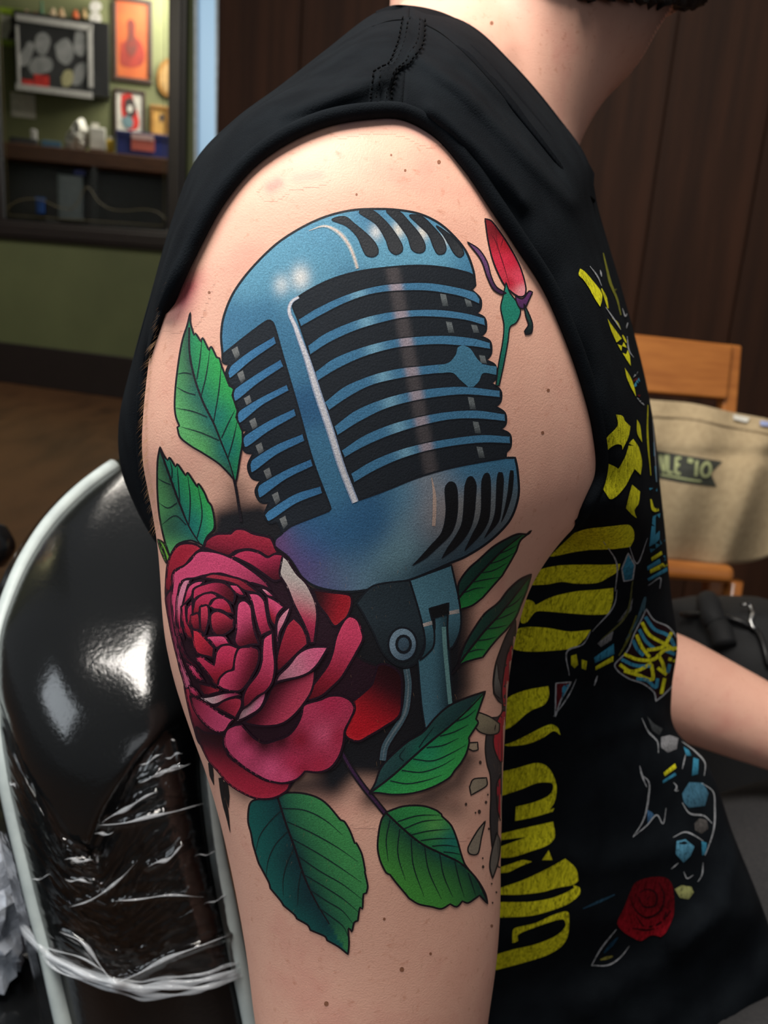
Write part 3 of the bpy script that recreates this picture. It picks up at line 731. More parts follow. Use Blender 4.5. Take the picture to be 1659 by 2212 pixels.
class Print:
    """collects flat coloured pieces (fills, lines) and lays them on a surface as one thin mesh"""
    def __init__(self, surf, mat, layer, dmax): self.s, self.m, self.l, self.dm = surf, mat, layer, dmax; self.V = []; self.C = []; self.T = []; self.Z = []; self.n = 0
    def add(self, V, T, col, z=0.0):
        """col: (n,3) or (n,4) linear"""
        if not len(T): return
        col = np.asarray(col, float)
        if col.ndim == 1: col = np.tile(col, (len(V), 1))
        if col.shape[1] == 3: col = np.hstack([col, np.ones((len(V), 1))])
        self.V.append(V); self.C.append(col); self.T.append(np.asarray(T) + self.n); self.Z.append(np.full(len(V), z)); self.n += len(V)
    def fill(self, P, fn, g=7.0, z=0.0):
        V, T = tri_fill(P, g)
        if len(T): self.add(V, T, fn(V[:, 0], V[:, 1]), z)
    def line(self, P, w, c, z=1.0, closed=False, taper=(1, 1)):
        V, T = ribbon(P, w, closed, taper); self.add(V, T, np.array(lin(c)), z)
    def build(self, name, parent, label=None):
        V = np.vstack(self.V); C = np.vstack(self.C); T = np.vstack(self.T); Z = np.concatenate(self.Z)
        co = np.zeros((len(V), 3)); no = np.zeros((len(V), 3)); ok = np.zeros(len(V), bool)
        for i, (x, y) in enumerate(V):
            h = self.s.hit(x, y, self.dm)
            if h: ok[i] = True; no[i] = h[1]; co[i] = h[0] + h[1] * (5e-5 + (self.l + Z[i] * .5) * 2.2e-5 + (self.s is CLOTH) * 9e-4)
        T = T[ok[T].all(1)]
        if not len(T): return None
        # drop pieces stretched over a depth step
        e = np.linalg.norm(co[T[:, 0]] - co[T[:, 1]], axis=1) + np.linalg.norm(co[T[:, 1]] - co[T[:, 2]], axis=1)
        T = T[e < .02]
        used = np.unique(T); mp = np.full(len(V), -1); mp[used] = np.arange(len(used))
        a, b, c = co[T[:, 0]], co[T[:, 1]], co[T[:, 2]]
        fl = np.einsum('ij,ij->i', np.cross(b - a, c - a), no[T[:, 0]]) < 0
        T[fl] = T[fl][:, ::-1]
        o = mesh_obj(name, co[used], mp[T], self.m, parent)
        set_ink(o.data, C[used])
        o.data.normals_split_custom_set_from_vertices([tuple(v) for v in no[used]])
        if label: o['label'] = label
        return o
def skin_print(layer): return Print(SKIN, M_SKIN, layer, 0.52)
def cloth_print(layer): return Print(CLOTH, M_SHIRT, layer, 0.9)
LINE = (26, 20, 28)
def petal_col(P, light, dark, ang):
    g = grad(P, light, dark, ang, .15, .8); a = math.radians(ang); dv = np.array([math.cos(a), math.sin(a)]); pr = P @ dv; p0, p1 = pr.min(), pr.max()
    dk = np.array(lin(dark)) * .30; lt = np.minimum(1, np.array(lin(light)) * 1.35 + .03); Q = P[::2]
    def f(x, y):
        t = (x * dv[0] + y * dv[1] - p0) / (p1 - p0 + 1e-9); c = g(x, y)
        k = np.clip((t - .62) / .42, 0, 1)[:, None]; k = k * k * (3 - 2 * k) * .85; c = c * (1 - k) + dk * k
        e = np.exp(-(seg_dist(Q, x, y, True) / 7.0) ** 2) * np.clip(1 - t * 1.6, 0, 1); return c * (1 - .35 * e[:, None]) + lt * .35 * e[:, None]
    return f
def grad(P, light, dark, ang, lo=.35, hi=1.0):
    a = math.radians(ang); dx, dy = math.cos(a), math.sin(a); pr = P @ np.array([dx, dy]); p0, p1 = pr.min(), pr.max()
    L, D = np.array(lin(light)), np.array(lin(dark))
    def f(x, y):
        t = np.clip(((x * dx + y * dy - p0) / (p1 - p0 + 1e-9) - lo) / (hi - lo), 0, 1); t = t * t * (3 - 2 * t)
        return L + (D - L) * t[:, None]
    return f

# ---------------------------------------------------------------- soft black shading in the skin around the motifs
def soft(name, box, blobs, color, layer, g=7.0, amax=1.0, label=None):
    pr = skin_print(layer); x0, y0, x1, y1 = box
    gx, gy = np.meshgrid(np.arange(x0, x1 + g, g), np.arange(y0, y1 + g, g)); nr, nc = gx.shape; x, y = gx.ravel(), gy.ravel()
    keep = np.ones(x.shape)
    for pts, kind, sig, a in blobs:
        P = np.asarray(pts, float)
        if kind == 'poly':
            d = seg_dist(P, x, y, True); d[inside(P, x, y)] = 0
        elif kind == 'line': d = seg_dist(P, x, y)
        else: d = np.hypot(x - P[0][0], y - P[0][1])
        keep *= 1 - a * np.exp(-(d / sig) ** 2)
    ex = np.minimum(np.minimum(x - x0, x1 - x), np.minimum(y - y0, y1 - y)); edge = np.clip(ex / 30, 0, 1)
    al = np.clip((1 - keep) * amax * edge, 0, 1)
    C = np.hstack([np.tile(lin(color), (len(x), 1)), al[:, None]])
    V = np.stack([x, y], 1); T = []
    for r in range(nr - 1):
        for c in range(nc - 1):
            i = r * nc + c
            if al[[i, i+1, i+nc, i+nc+1]].max() < .01: continue
            T += [(i, i+1, i+nc+1), (i, i+nc+1, i+nc)]
    pr.add(V, np.array(T, int), C)
    return pr.build(name, person, label)
INK = (22, 24, 30)
soft('tattoo_shading', (430, 960, 720, 1260), [([(480, 1120), (560, 1105), (640, 1160), (640, 1250), (480, 1250), (470, 1150)], 'poly', 34, .995), ([(512, 1060), (512, 1120)], 'line', 30, .55)], INK, 0, label='stippled black tattoo shading above the rose')
soft('tattoo_shading', (560, 1180, 1150, 1960), [([(640, 1280), (770, 1270), (880, 1250), (960, 1230), (985, 1330), (985, 1480), (960, 1560), (900, 1620), (830, 1660), (760, 1650), (720, 1690), (690, 1500)], 'poly', 36, .998),
     ([(640, 1700), (700, 1690), (750, 1640)], 'line', 48, .9), ([(800, 1725), (900, 1730), (985, 1690), (1010, 1640)], 'line', 30, .85), ([(1000, 1300), (1000, 1480), (985, 1530)], 'line', 26, .72), ([(940, 1740), (980, 1745)], 'line', 34, .6)], INK, 0, label='soft black tattoo shading under the microphone')
soft('tattoo_shading', (450, 1620, 560, 1780), [([(470, 1640), (500, 1690), (540, 1720)], 'line', 22, .6)], INK, 0)
soft('skin_redness', (330, 560, 470, 720), [([(392, 648), (408, 618)], 'line', 16, .75), ([(382, 680), (400, 630), (420, 600)], 'line', 26, .4)], (204, 92, 104), 0, g=5, label='pink sore patch on the skin')
soft('skin_redness', (540, 340, 760, 460), [([(585, 405), (600, 396)], 'line', 14, .5), ([(640, 385), (690, 378)], 'line', 12, .25)], (200, 96, 100), 0, g=5)
soft('old_tattoo_edge', (680, 225, 1000, 330), [([(740, 262), (800, 250), (880, 258), (930, 285)], 'line', 17, .55)], (120, 104, 130), 0, g=5, label='faded grey purple ink at the shoulder top')

def soft_neck():  # shade under the head painted into the neck, along with short beard growth
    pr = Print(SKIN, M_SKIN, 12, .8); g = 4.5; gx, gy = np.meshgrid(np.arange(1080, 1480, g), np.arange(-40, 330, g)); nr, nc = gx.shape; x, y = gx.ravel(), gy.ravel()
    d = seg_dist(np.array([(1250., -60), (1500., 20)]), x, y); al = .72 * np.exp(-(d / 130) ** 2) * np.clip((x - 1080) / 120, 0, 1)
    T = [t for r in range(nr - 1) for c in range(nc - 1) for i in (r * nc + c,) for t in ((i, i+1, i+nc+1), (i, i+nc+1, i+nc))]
    pr.add(np.stack([x, y], 1), np.array(T, int), np.hstack([np.tile(lin((62, 44, 36)), (len(x), 1)), al[:, None]])); pr.build('neck_shade_stubble', person)
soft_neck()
# ---------------------------------------------------------------- leaves
G1, G2, GT, GD, GL = (52, 168, 84), (38, 130, 66), (24, 118, 112), (22, 58, 60), (110, 190, 100)
def leaf(pts, k, mid, half_a, half_b, veins_a=(), veins_b=(), layer=8, lw=4.0, label=None, extra=()):
    """leaf blade with midrib: half_a (one side) and half_b colours (outer, near midrib); veins end at given points"""
    P0, cn = parse(pts, k); P = smooth_closed(P0, cn); Mp, _ = parse(mid, k); Mc = smooth_open(Mp)
    pr = skin_print(layer)
    Dm = seg_dist
    Md = Mp[-1] - Mp[0]
    wmax = np.max(seg_dist(Mc[::3], P[:, 0], P[:, 1]))
    def fn(x, y):
        d = seg_dist(Mc[::3], x, y)
        # side of the midrib
        i = np.argmin((x[:, None] - Mc[None, :, 0]) ** 2 + (y[:, None] - Mc[None, :, 1]) ** 2, axis=1); i = np.clip(i, 1, len(Mc) - 2)
        tg = Mc[i+1] - Mc[i-1]; side = tg[:, 0] * (y - Mc[i, 1]) - tg[:, 1] * (x - Mc[i, 0])
        t = np.clip(d / (wmax * .75), 0, 1)[:, None] ** .8
        A = np.array(lin(half_a[1])) * (1 - t) + np.array(lin(half_a[0])) * t; B = np.array(lin(half_b[1])) * (1 - t) + np.array(lin(half_b[0])) * t
        C = np.where((side > 0)[:, None], A, B)
        for ex in extra:
            q = k(ex[0], ex[1]); w = np.exp(-((x - q[0]) ** 2 + (y - q[1]) ** 2) / (2 * ex[2] ** 2))[:, None] * ex[4]
            C = C * (1 - w) + np.array(lin(ex[3])) * w
        return C
    pr.fill(P, fn, 6.0)
    pr.line(P, lw, LINE, 1, True)
    pr.line(Mc, lw * 1.15, LINE, 1, taper=(1, .5))
    o = pr.build('leaf_tattoo', person, label)
    for v in list(veins_a) + list(veins_b):
        pv = skin_print(layer + 2); q, _ = parse(v, k); pv.line(smooth_open(q), lw * .62, (20, 40, 42), 1, taper=(1, .25)); pv.build('vein', o)
    return o
leaf('400,125! 402,205 428,300! 440,286 482,352! 495,322 545,420! 560,388 602,470! 625,478! 640,535 700,690! 732,712 722,762! 762,882! 752,932! 800,1040! 800,1130 780,1250 765,1350 750,1430! 700,1370 620,1290 500,1210 400,1150 322,1085 300,1010! 316,998! 290,930 280,850 285,720 300,580 320,440 345,320 375,230', KL,
     '392,240 395,440 430,620 500,820 580,980 640,1130 700,1280 742,1425', (( 96, 176, 104), (34, 66, 66)), (G1, (30, 122, 86)),
     ('410,600 360,590 300,600', '440,760 370,740 295,700', '530,930 430,890 290,860', '620,1110 480,1050 330,1005'), ('450,640 470,520 490,340', '480,780 520,620 550,420', '580,960 620,720 640,500', '640,1090 690,980 740,880', '690,1240 730,1100 760,960'), 8,
     label='long green leaf tattoo left of the microphone ribs', extra=((600, 930, 26, GT, .75), (680, 1180, 24, GT, .8), (470, 760, 22, (24, 110, 100), .5), (480, 1190, 18, (100, 190, 100), .4)))
leaf('167,1160! 200,1230 226,1262! 240,1240 286,1312! 300,1290 366,1382! 380,1357 455,1470! 462,1442 505,1505 538,1582! 562,1612 582,1700 582,1790 530,1850 500,1920! 470,1905 400,1880 310,1905 265,1960 245,2005! 200,1870 165,1700 150,1550 146,1400 150,1260', KL,
     '170,1180 240,1380 320,1600 400,1790 480,1915', ((96, 172, 100), (34, 62, 62)), (G1, (24, 112, 100)), ('250,1450 200,1430 150,1400', '300,1590 230,1630 160,1590', '370,1760 290,1690 180,1760'), ('260,1400 260,1330 240,1250', '320,1580 310,1440 300,1300', '390,1760 400,1560 380,1370', '450,1870 490,1700 460,1460'), 9,
     label='smaller green leaf tattoo at the left arm edge', extra=((400, 1760, 26, GT, .8), (250, 1780, 26, (28, 60, 60), .7)))
leaf('150,1872! 195,1900 245,2010! 225,2060 190,2000 165,1930', KL, '152,1878 190,1950 225,2050', ((120, 180, 60), (80, 150, 60)), ((120, 180, 60), (80, 150, 60)), layer=8, label='tip of a light green leaf tattoo behind the rose')
leaf('440,660! 480,640 560,640 640,660 700,700 770,782! 790,790 820,840 845,905! 852,902 882,962 900,1050! 897,1052 913,1130 906,1166! 891,1172 886,1250! 872,1242 861,1312! 842,1322 831,1372! 812,1352 815,1430 810,1490! 760,1450 700,1416! 690,1396 612,1362! 600,1337 541,1302! 530,1282 471,1232! 460,1212 402,1142! 395,1112 342,1012! 335,992 311,912! 300,850 285,790 290,710 310,680 380,668', K6,
     '440,662 480,790 530,930 580,1080 640,1210 712,1330', ((18, 104, 96), (14, 50, 58)), ((66, 148, 82), (16, 66, 66)),
     ('460,730 400,790 345,870 325,950', '495,840 430,910 390,1000 380,1080', '525,930 490,1010 470,1090 470,1180', '565,1040 550,1130 545,1230'),
     ('465,720 580,730 700,790 780,860', '490,790 620,850 760,930 860,1000', '515,880 640,950 780,1040 880,1110', '545,970 660,1050 780,1120 885,1200', '580,1070 680,1130 800,1210 868,1270', '610,1150 700,1210 780,1260 838,1330', '650,1240 720,1290 790,1350 812,1400'), 8, label='large dark green leaf tattoo hanging below the rose',
     extra=((520, 990, 26, (14, 44, 52), .6), (590, 1180, 26, (14, 44, 52), .6)))
leaf('1010,740! 1100,710 1200,708 1270,730 1300,752! 1302,762 1350,810 1380,880 1400,950 1420,1010 1440,1040 1490,1100 1530,1170 1543,1225! 1500,1180! 1440,1220 1410,1210! 1380,1240 1345,1225! 1300,1250 1250,1240! 1180,1225 1130,1195! 1110,1170 1060,1110 1030,1070! 1010,1060 980,1000 965,930 970,850 985,780', K6,
     '1010,745 1100,830 1200,910 1300,960 1400,1010 1480,1090 1537,1205', ((70, 150, 62), (14, 58, 58)), ((56, 152, 76), (38, 120, 66)),
     ('1030,780 1010,880 1020,1000', '1080,830 1070,950 1110,1100', '1140,880 1150,1010 1210,1190', '1210,920 1230,1040 1300,1200', '1290,960 1310,1070 1360,1190', '1370,1000 1390,1090 1420,1190', '1440,1060 1460,1120 1480,1180'),
     ('1070,790 1170,760 1290,755', '1100,830 1200,790 1310,780', '1140,860 1230,840 1345,830', '1190,890 1280,880 1372,880', '1250,920 1320,915 1390,925', '1310,950 1360,955 1405,965'), 9, label='green leaf tattoo at the lower right of the stem',
     extra=((1360, 890, 24, GT, .85), (1270, 810, 18, (110, 180, 90), .5)))
leafF = leaf('1530,105! 1500,190 1480,250! 1492,270 1442,350! 1445,372 1430,430 1402,482! 1370,520 1340,560 1250,610 1150,640 1050,648 960,638 920,642! 950,590 980,510 1030,450 1120,370 1200,320 1270,240 1340,180 1440,135', K6,
     '920,642 1040,550 1150,450 1240,370 1340,290 1440,200 1528,108', ((54, 160, 78), (30, 126, 72)), ((44, 84, 82), (28, 60, 62)),
     ('1030,575 1110,590 1210,575 1300,545', '1090,520 1190,530 1290,500 1370,455', '1150,460 1250,470 1350,430 1430,385', '1220,400 1300,390 1390,350', '1290,340 1360,320 1440,280', '1370,265 1430,240 1480,200'), ('1100,470 1080,450 1110,400', '1180,400 1200,370 1260,290'), 12, label='bright green leaf tattoo across the foot of the microphone stem',
     extra=((1230, 430, 26, (30, 140, 110), .5),))
leaf('1415,160! 1390,190 1310,190 1220,230 1120,290 1020,380 930,460 860,560 850,640! 870,770! 960,740 1040,680! 1110,600 1190,510! 1250,410 1300,320! 1330,240 1380,195', K5,
     '850,690 960,560 1080,430 1200,310 1340,200', ((40, 140, 66), (26, 108, 56)), ((26, 72, 60), (20, 56, 50)), ('900,640 980,610 1060,600', '960,560 1060,540 1180,520', '1020,490 1120,470 1230,410', '1090,420 1180,390 1290,330', '1170,340 1240,310 1310,270'), (), 8, 4.0, label='upper green leaf tattoo right of the microphone base')
leaf('1415,500! 1330,540 1240,620 1160,720 1060,800 980,910 920,1010 880,1100 850,1200 800,1270! 880,1190 960,1160 1040,1140! 1100,1060! 1160,990 1220,930! 1290,840 1340,720! 1380,620', K5,
     '810,1255 940,1080 1060,930 1180,800 1300,650 1408,508', ((40, 140, 66), (26, 108, 56)), ((26, 72, 60), (20, 56, 50)), ('930,1100 1000,1080 1060,1080', '1000,1010 1080,1000 1150,980', '1070,920 1150,910 1230,890', '1140,850 1220,820 1300,780', '1220,760 1290,720 1350,660'), (), 8, 4.0, label='lower green leaf tattoo right of the microphone base')
# stems
pr = skin_print(7); q, _ = parse('770,415 830,520 900,620 950,680 1005,748', K6); pr.line(smooth_open(q), 13, LINE, 0); pr.line(smooth_open(q), 6, (60, 34, 66), 1); pr.build('stem_tattoo', person, 'dark purple rose stem tattoo below the petals')
pr = skin_print(7); q, _ = parse('700,1290 740,1430 770,1600 790,1740', KL); pr.line(smooth_open(q), 6, LINE, 0); pr.build('stem_tattoo', person, 'thin dark stem tattoo under the long left leaf')
for s in ('140,560 150,640 175,760 190,850', '165,580 175,650 182,720', '85,480 95,560 105,600'):
    pr = skin_print(7); q, _ = parse(s, K6); pr.line(smooth_open(q), 9, (28, 24, 26), 0, taper=(1, .05)); pr.build('thorn_tattoo', person)

# ---------------------------------------------------------------- microphone
BL, BM, BD, BK = (98, 156, 184), (66, 120, 154), (48, 96, 136), (30, 36, 44)
right_edge = '1275,412! 1256,434! 1298,476 1300,520 1281,546! 1320,572 1325,626 1301,656! 1345,682 1350,736 1326,770! 1370,796 1375,850 1351,880! 1395,916 1395,966 1371,992! 1415,1022 1420,1072 1396,1100! 1440,1126 1443,1182 1421,1210! 1421,1236!'
left_edge = '354,1597! 332,1545 295,1548 270,1512 290,1452! 250,1446 226,1396 250,1346! 210,1332 190,1276 215,1216! 176,1206 160,1152 185,1110! 146,1086 130,1042 145,1001! 120,986 108,942 130,900! 101,881 86,832 100,790! 72,780'
bottom = '1465,1236! 1476,1290 1483,1400 1464,1483 1433,1544 1376,1606 1307,1661 1221,1712 1159,1737 1059,1781 956,1821 849,1847 757,1867 664,1876 564,1865 487,1838 409,1767 369,1705 323,1675 319,1628'
mic_out = '68,735 62,650 75,560 120,450 200,340 320,220 440,140 560,85 680,55 790,48 900,52 1010,72 1100,115 1170,175 1230,250 1265,340 ' + right_edge + ' ' + bottom + ' ' + left_edge
P, cn = parse(mic_out, K3); P = smooth_closed(P, cn)
ctl = [(760, 60, BM), (900, 70, BM), (200, 400, BL), (100, 600, BM), (300, 300, BL), (560, 200, (84, 144, 176)), (480, 250, (96, 154, 182)), (560, 330, BL), (700, 390, BM), (430, 470, BL), (250, 560, BM), (120, 700, BM), (900, 290, BL), (1100, 290, BL), (1230, 320, BM),
       (830, 240, BL), (950, 230, BL), (800, 80, BM), (640, 120, BL), (760, 300, BL), (1060, 230, BL), (930, 100, BL), (1040, 120, BM),
       (370, 620, BM), (400, 800, BM), (450, 1000, BD), (520, 1200, BM), (600, 1400, BM), (700, 1500, BD), (560, 1600, BD), (800, 1600, BD), (700, 1700, BD), (850, 1450, BD), (930, 1400, BM), (970, 1420, (112, 158, 178)), (1000, 1530, (112, 152, 168)), (960, 1640, (120, 156, 170)), (880, 1720, (112, 148, 160)), (760, 1790, (104, 138, 156)), (640, 1800, (92, 112, 140)),
       (1075, 1340, (170, 164, 160)), (1080, 1440, (190, 166, 152)), (1085, 1540, (196, 164, 148)), (1090, 1610, (110, 132, 140)), (1130, 1330, BM), (1040, 1420, BD), (1045, 1560, BD), (1300, 1280, BM), (1420, 1280, BM), (1200, 1300, BM), (1210, 1500, (120, 130, 134)), (1290, 1480, (150, 142, 138)), (1370, 1460, (120, 128, 132)), (1430, 1450, (90, 112, 124)), (1200, 1620, (70, 96, 112)), (1330, 1600, (60, 84, 98)), (1100, 1720, (46, 66, 80)), (1200, 1690, (44, 62, 76)), (1000, 1790, (44, 70, 86)), (860, 1835, (56, 84, 100)),
       (330, 1640, (112, 66, 112)), (400, 1740, (100, 68, 116)), (480, 1825, (92, 78, 124)), (560, 1855, (80, 88, 128)), (470, 1680, (70, 86, 138)), (450, 1580, BD)]
ctl = [(*K3(a, b), c) for a, b, c in ctl]
def mic_col(x, y):
    c = blend(ctl, x, y, 30.0)
    for a, b, r, k, cc in ((440, 375, 13, .95, (232, 230, 226)), (350, 410, 11, .8, (214, 220, 222)), (800, 158, 9, .8, (220, 216, 212)), (908, 150, 9, .9, (224, 214, 200)), (1022, 162, 9, .9, (224, 214, 200)), (1132, 190, 8, .8, (206, 206, 202))):
        p = K3(a, b); w = (k * np.exp(-((x - p[0]) ** 2 + (y - p[1]) ** 2 * .6) / (2 * r * r)))[:, None]; c = c * (1 - w) + np.array(lin(cc)) * w
    return c
pr = skin_print(2); pr.fill(P, lambda x, y: mic_col(x, y), 7.0); pr.line(P, 5.0, (24, 28, 36), 1, True)
mic = pr.build('microphone_tattoo', person, 'large blue vintage microphone tattoo covering the upper arm')
def mp(name, pts, fn, lw=0, layer=4, k=K3, g=7.0, lc=(24, 28, 36), label=None):
    P, cn = parse(pts, k); P = smooth_closed(P, cn); pr = skin_print(layer)
    f = fn if callable(fn) else (lambda x, y, c=lin(fn): np.tile(c, (len(x), 1)))
    pr.fill(P, f, g)
    if lw: pr.line(P, lw, lc, 1, True)
    return pr.build(name, mic, label)
def k3inv(x, y): return (x - 450) * 2.212, (y - 430) * 2.212
def bands(base, band, second, w1=34, w2=44):
    """ribs and gaps: a pale column where the light strikes the grille, a second cyan glint left of it"""
    def f(x, y):
        X, Y = k3inv(x, y); c = np.tile(lin(base), (len(x), 1))
        t = np.clip((X - 480) / 800, 0, 1)[:, None]; c = c * (1 - t) + np.array(lin(tuple(.92 * v + (6 if base[2] > 80 else 0) for v in base))) * t
        a = np.exp(-((X - (892 + (Y - 400) * .19)) / w1) ** 4)[:, None]; c = c * (1 - a * .9) + np.array(lin(band)) * a * .9
        if second is not None:
            b = np.exp(-((X - (790 + (Y - 700) * .30)) / w2) ** 2)[:, None] * .8; c = c * (1 - b) + np.array(lin(second)) * b
        return c
    return f
mp('grille_opening', '402,502 432,466 560,395 700,350 850,328 1000,318 1130,328 1230,350 1265,368 ' + right_edge + ' 1300,1256 1150,1286 1000,1330 850,1390 722,1436 700,1430 690,1380 640,1230 560,1000 490,760 430,580', bands(BK, (78, 72, 74), None), 4, 4)
mp('grille_opening', '72,742! 180,655 285,580 312,596 360,760 430,1000 500,1250 585,1478 575,1490 400,1560 356,1592! 332,1545 295,1548 270,1512 290,1452! 250,1446 226,1396 250,1346! 210,1332 190,1276 215,1216! 176,1206 160,1152 185,1110! 146,1086 130,1042 145,1001! 120,986 108,942 130,900! 101,881 86,832 100,790! 72,780', BK, 4, 4)
ribs = ['430,575! 520,520 650,460 780,420 900,403 1050,400 1180,420 1270,445 1296,478! 1294,502! 1200,465 1050,440 900,440 780,455 660,495 540,555 442,610!',
        '475,700! 560,640 700,580 830,545 960,530 1100,528 1230,545 1318,568! 1322,606! 1230,580 1100,565 960,565 830,590 700,630 580,685 486,745!',
        '510,825! 600,760 740,705 880,670 1010,655 1150,652 1270,665 1345,686! 1347,718! 1270,706 1190,700 1100,695 1000,700 880,715 740,755 620,810 521,870!',
        '555,970! 650,895 780,840 900,810 1030,795 1150,785 1300,785 1370,800! 1372,838! 1300,826 1150,830 1030,840 900,860 780,890 680,940 576,1010!',
        '600,1085! 700,1010 830,955 960,920 1100,900 1230,895 1392,914! 1393,948! 1230,935 1100,945 960,970 840,1005 720,1065 616,1130!',
        '635,1200! 740,1130 870,1075 1000,1040 1140,1015 1280,1008 1416,1026! 1418,1062! 1280,1050 1150,1055 1010,1085 880,1125 750,1180 651,1235!',
        '680,1310! 780,1250 900,1200 1030,1165 1170,1140 1310,1125 1440,1132! 1442,1168! 1310,1165 1170,1180 1040,1205 910,1245 790,1300 696,1355!']
for s in ribs: mp('rib', s, bands((66, 122, 160), (168, 152, 160), (126, 176, 200)), 2.2, 6)
lr = ['95,830! 106,856 210,770 326,690! 316,655! 200,725 110,795', '120,930! 131,966 240,880 361,800! 346,765! 230,835 130,905', '140,1030! 151,1071 260,985 386,915! 376,885! 255,945 150,1010', '165,1150! 181,1186 290,1110 421,1035! 411,1000! 285,1060 175,1130',
      '200,1270! 211,1306 330,1220 461,1155! 451,1120! 320,1175 210,1245', '235,1390! 249,1426 370,1340 501,1275! 491,1240! 365,1295 245,1365', '270,1510! 291,1539 420,1455 546,1405! 536,1370! 410,1410 285,1490']
for s in lr:
    P, _ = parse(s, K3); mp('rib', s, grad(P, (66, 124, 168), (58, 112, 156), 0), 2.2, 6)
for x, y in ((112, 712), (138, 826), (170, 944), (196, 1052), (226, 1170), (264, 1290), (304, 1405), (340, 1520)):
    s = f'{x},{y+8}! {x+28},{y-8}! {x+40},{y+34}! {x+20},{y+58}!'; P, _ = parse(s, K3); mp('glint', s, grad(P, (120, 122, 122), (58, 62, 66), 60), 0, 5)
for x, y, h in ((1120, 452, 60), (1148, 585, 55), (1252, 945, 60), (1276, 1062, 58), (1294, 1182, 55), (1235, 470, 45), (1268, 600, 40), (1306, 745, 50)):
    s = f'{x-14},{y}! {x+14},{y+4}! {x+26},{y+h}! {x-2},{y+h}!'; P, _ = parse(s, K3); mp('glint', s, grad(P, (104, 110, 112), (60, 66, 70), 90), 0, 5)
mp('emblem', '1215,698! 1250,715 1282,762 1312,792! 1376,800! 1374,840! 1312,832 1292,870 1266,897! 1240,897! 1200,862 1165,830 1100,832! 1100,795! 1150,780 1182,742 1190,710', (68, 120, 148), 0, 7)
q, _ = parse('432,468 398,492 388,515 420,620 470,760 520,920 580,1100 640,1290 702,1448', K3)
pr = skin_print(7); pr.line(smooth_open(q), 17, (150, 164, 190), 0, taper=(.4, .9)); pr.line(smooth_open(q), 11, (214, 212, 218), 1, taper=(.4, .9)); pr.build('bar_highlight', mic)
q, _ = parse('480,152 560,130 622,160 672,222 700,290 712,332', K3)
pr = skin_print(5); pr.line(smooth_open(q), 11, (150, 178, 190), 0, taper=(.1, .8)); pr.line(smooth_open(q), 5, (214, 196, 186), 1, taper=(.1, .8)); pr.build('cap_highlight', mic)
q, _ = parse('1066,1330 1078,1400 1080,1480 1076,1562', K3)
pr = skin_print(5); pr.line(smooth_open(q), 8, (200, 172, 158), 0, taper=(.2, .9)); pr.build('base_highlight', mic)
for s in ('590,100 650,84 700,120 760,170 800,215 812,255 790,276 755,270 735,235 710,180 660,130', '720,64 780,54 840,100 890,160 925,220 925,250 895,266 865,245 845,190 800,120', '850,57 910,60 960,110 1010,170 1035,220 1030,250 1000,258 970,240 950,180 900,110',
          '960,78 1020,84 1080,140 1120,190 1135,235 1125,260 1095,263 1075,230 1050,170 1000,120', '1088,128 1150,168 1200,220 1220,260 1200,279 1175,262 1150,220 1120,170'):
    P, _ = parse(s, K3); mp('slot', s, grad(P, (34, 38, 44), (52, 54, 58), 50), 2, 5)
for s in ('961,1054 970,1041 981,1043 987,1058 988,1099 983,1131 971,1156 946,1181 918,1206 890,1222! 907,1204 932,1176 952,1153 960,1128 963,1100', '1004,1049 1011,1031 1020,1030 1028,1047 1026,1086 1025,1100 1019,1131 1005,1159 983,1184 954,1206! 966,1184 985,1156 997,1131 1001,1100',
          '1040,1040 1047,1023 1055,1023 1059,1040 1058,1100 1053,1128 1036,1156 1003,1190! 1019,1156 1033,1128 1039,1100', '1073,1036 1077,1020 1084,1021 1087,1038 1082,1100 1075,1128 1046,1162! 1063,1128 1070,1100'):
    mp('slot', s, (20, 22, 26), 2, 5, PX)
mp('slot', '1437,1330 1443,1296 1455,1298 1456,1340 1446,1420 1420,1500 1398,1545! 1415,1480 1430,1400', (20, 22, 26), 1.5, 5)
# swivel mount, stem and cable
MD = (34, 44, 52)
def mk5(name, s, a, b, ang, lw=4, layer=4): P, _ = parse(s, K5); return mp(name, s, grad(P, a, b, ang), lw, layer, K5)
cbl, _ = parse('455,1230 470,1340 465,1440 445,1560 400,1650 340,1740 290,1830 272,1935', K5)
pr = skin_print(3); pr.line(smooth_open(cbl), 19, LINE, 0); pr.line(smooth_open(cbl), 14, (72, 96, 108), 1); pr.line(smooth_open(cbl), 5, (110, 124, 132), 2, taper=(.2, .2)); pr.build('cable', mic)
mk5('stem', '540,1150! 665,950 670,830! 770,800! 780,900 790,1100 812,1510! 740,1560 600,1700! 570,1500', (70, 112, 128), (26, 44, 52), 0, 4, 4)
pr = skin_print(5); q, _ = parse('742,905 750,1050 768,1250 792,1500', K5); pr.line(smooth_open(q), 9, (104, 146, 146), 0); pr.build('stem_highlight', mic)
mk5('clamp', '70,720! 200,590 480,545! 540,720 590,900 602,1000 570,1100 520,1190 440,1216 350,1180 270,1100 200,950 120,800', (40, 52, 60), (26, 34, 40), 90, 4, 5)
mk5('bracket', '480,545! 800,428! 830,560 860,700 875,850 860,960 810,1060 780,1080! 770,900 780,722! 630,765! 655,870 670,960 660,1060 600,1130 556,1164! 595,1060 590,950 550,780', (82, 128, 146), (40, 66, 76), 80, 4, 6)
mk5('bracket_slot', '630,765! 772,722! 782,805! 652,845!', (18, 20, 24), (18, 20, 24), 0, 2, 7)
for s in ('580,880! 650,858! 655,888! 585,905!', '778,785! 858,768! 862,800! 780,812!'): mk5('glint', s, (186, 172, 166), (150, 150, 150), 0, 0, 7)
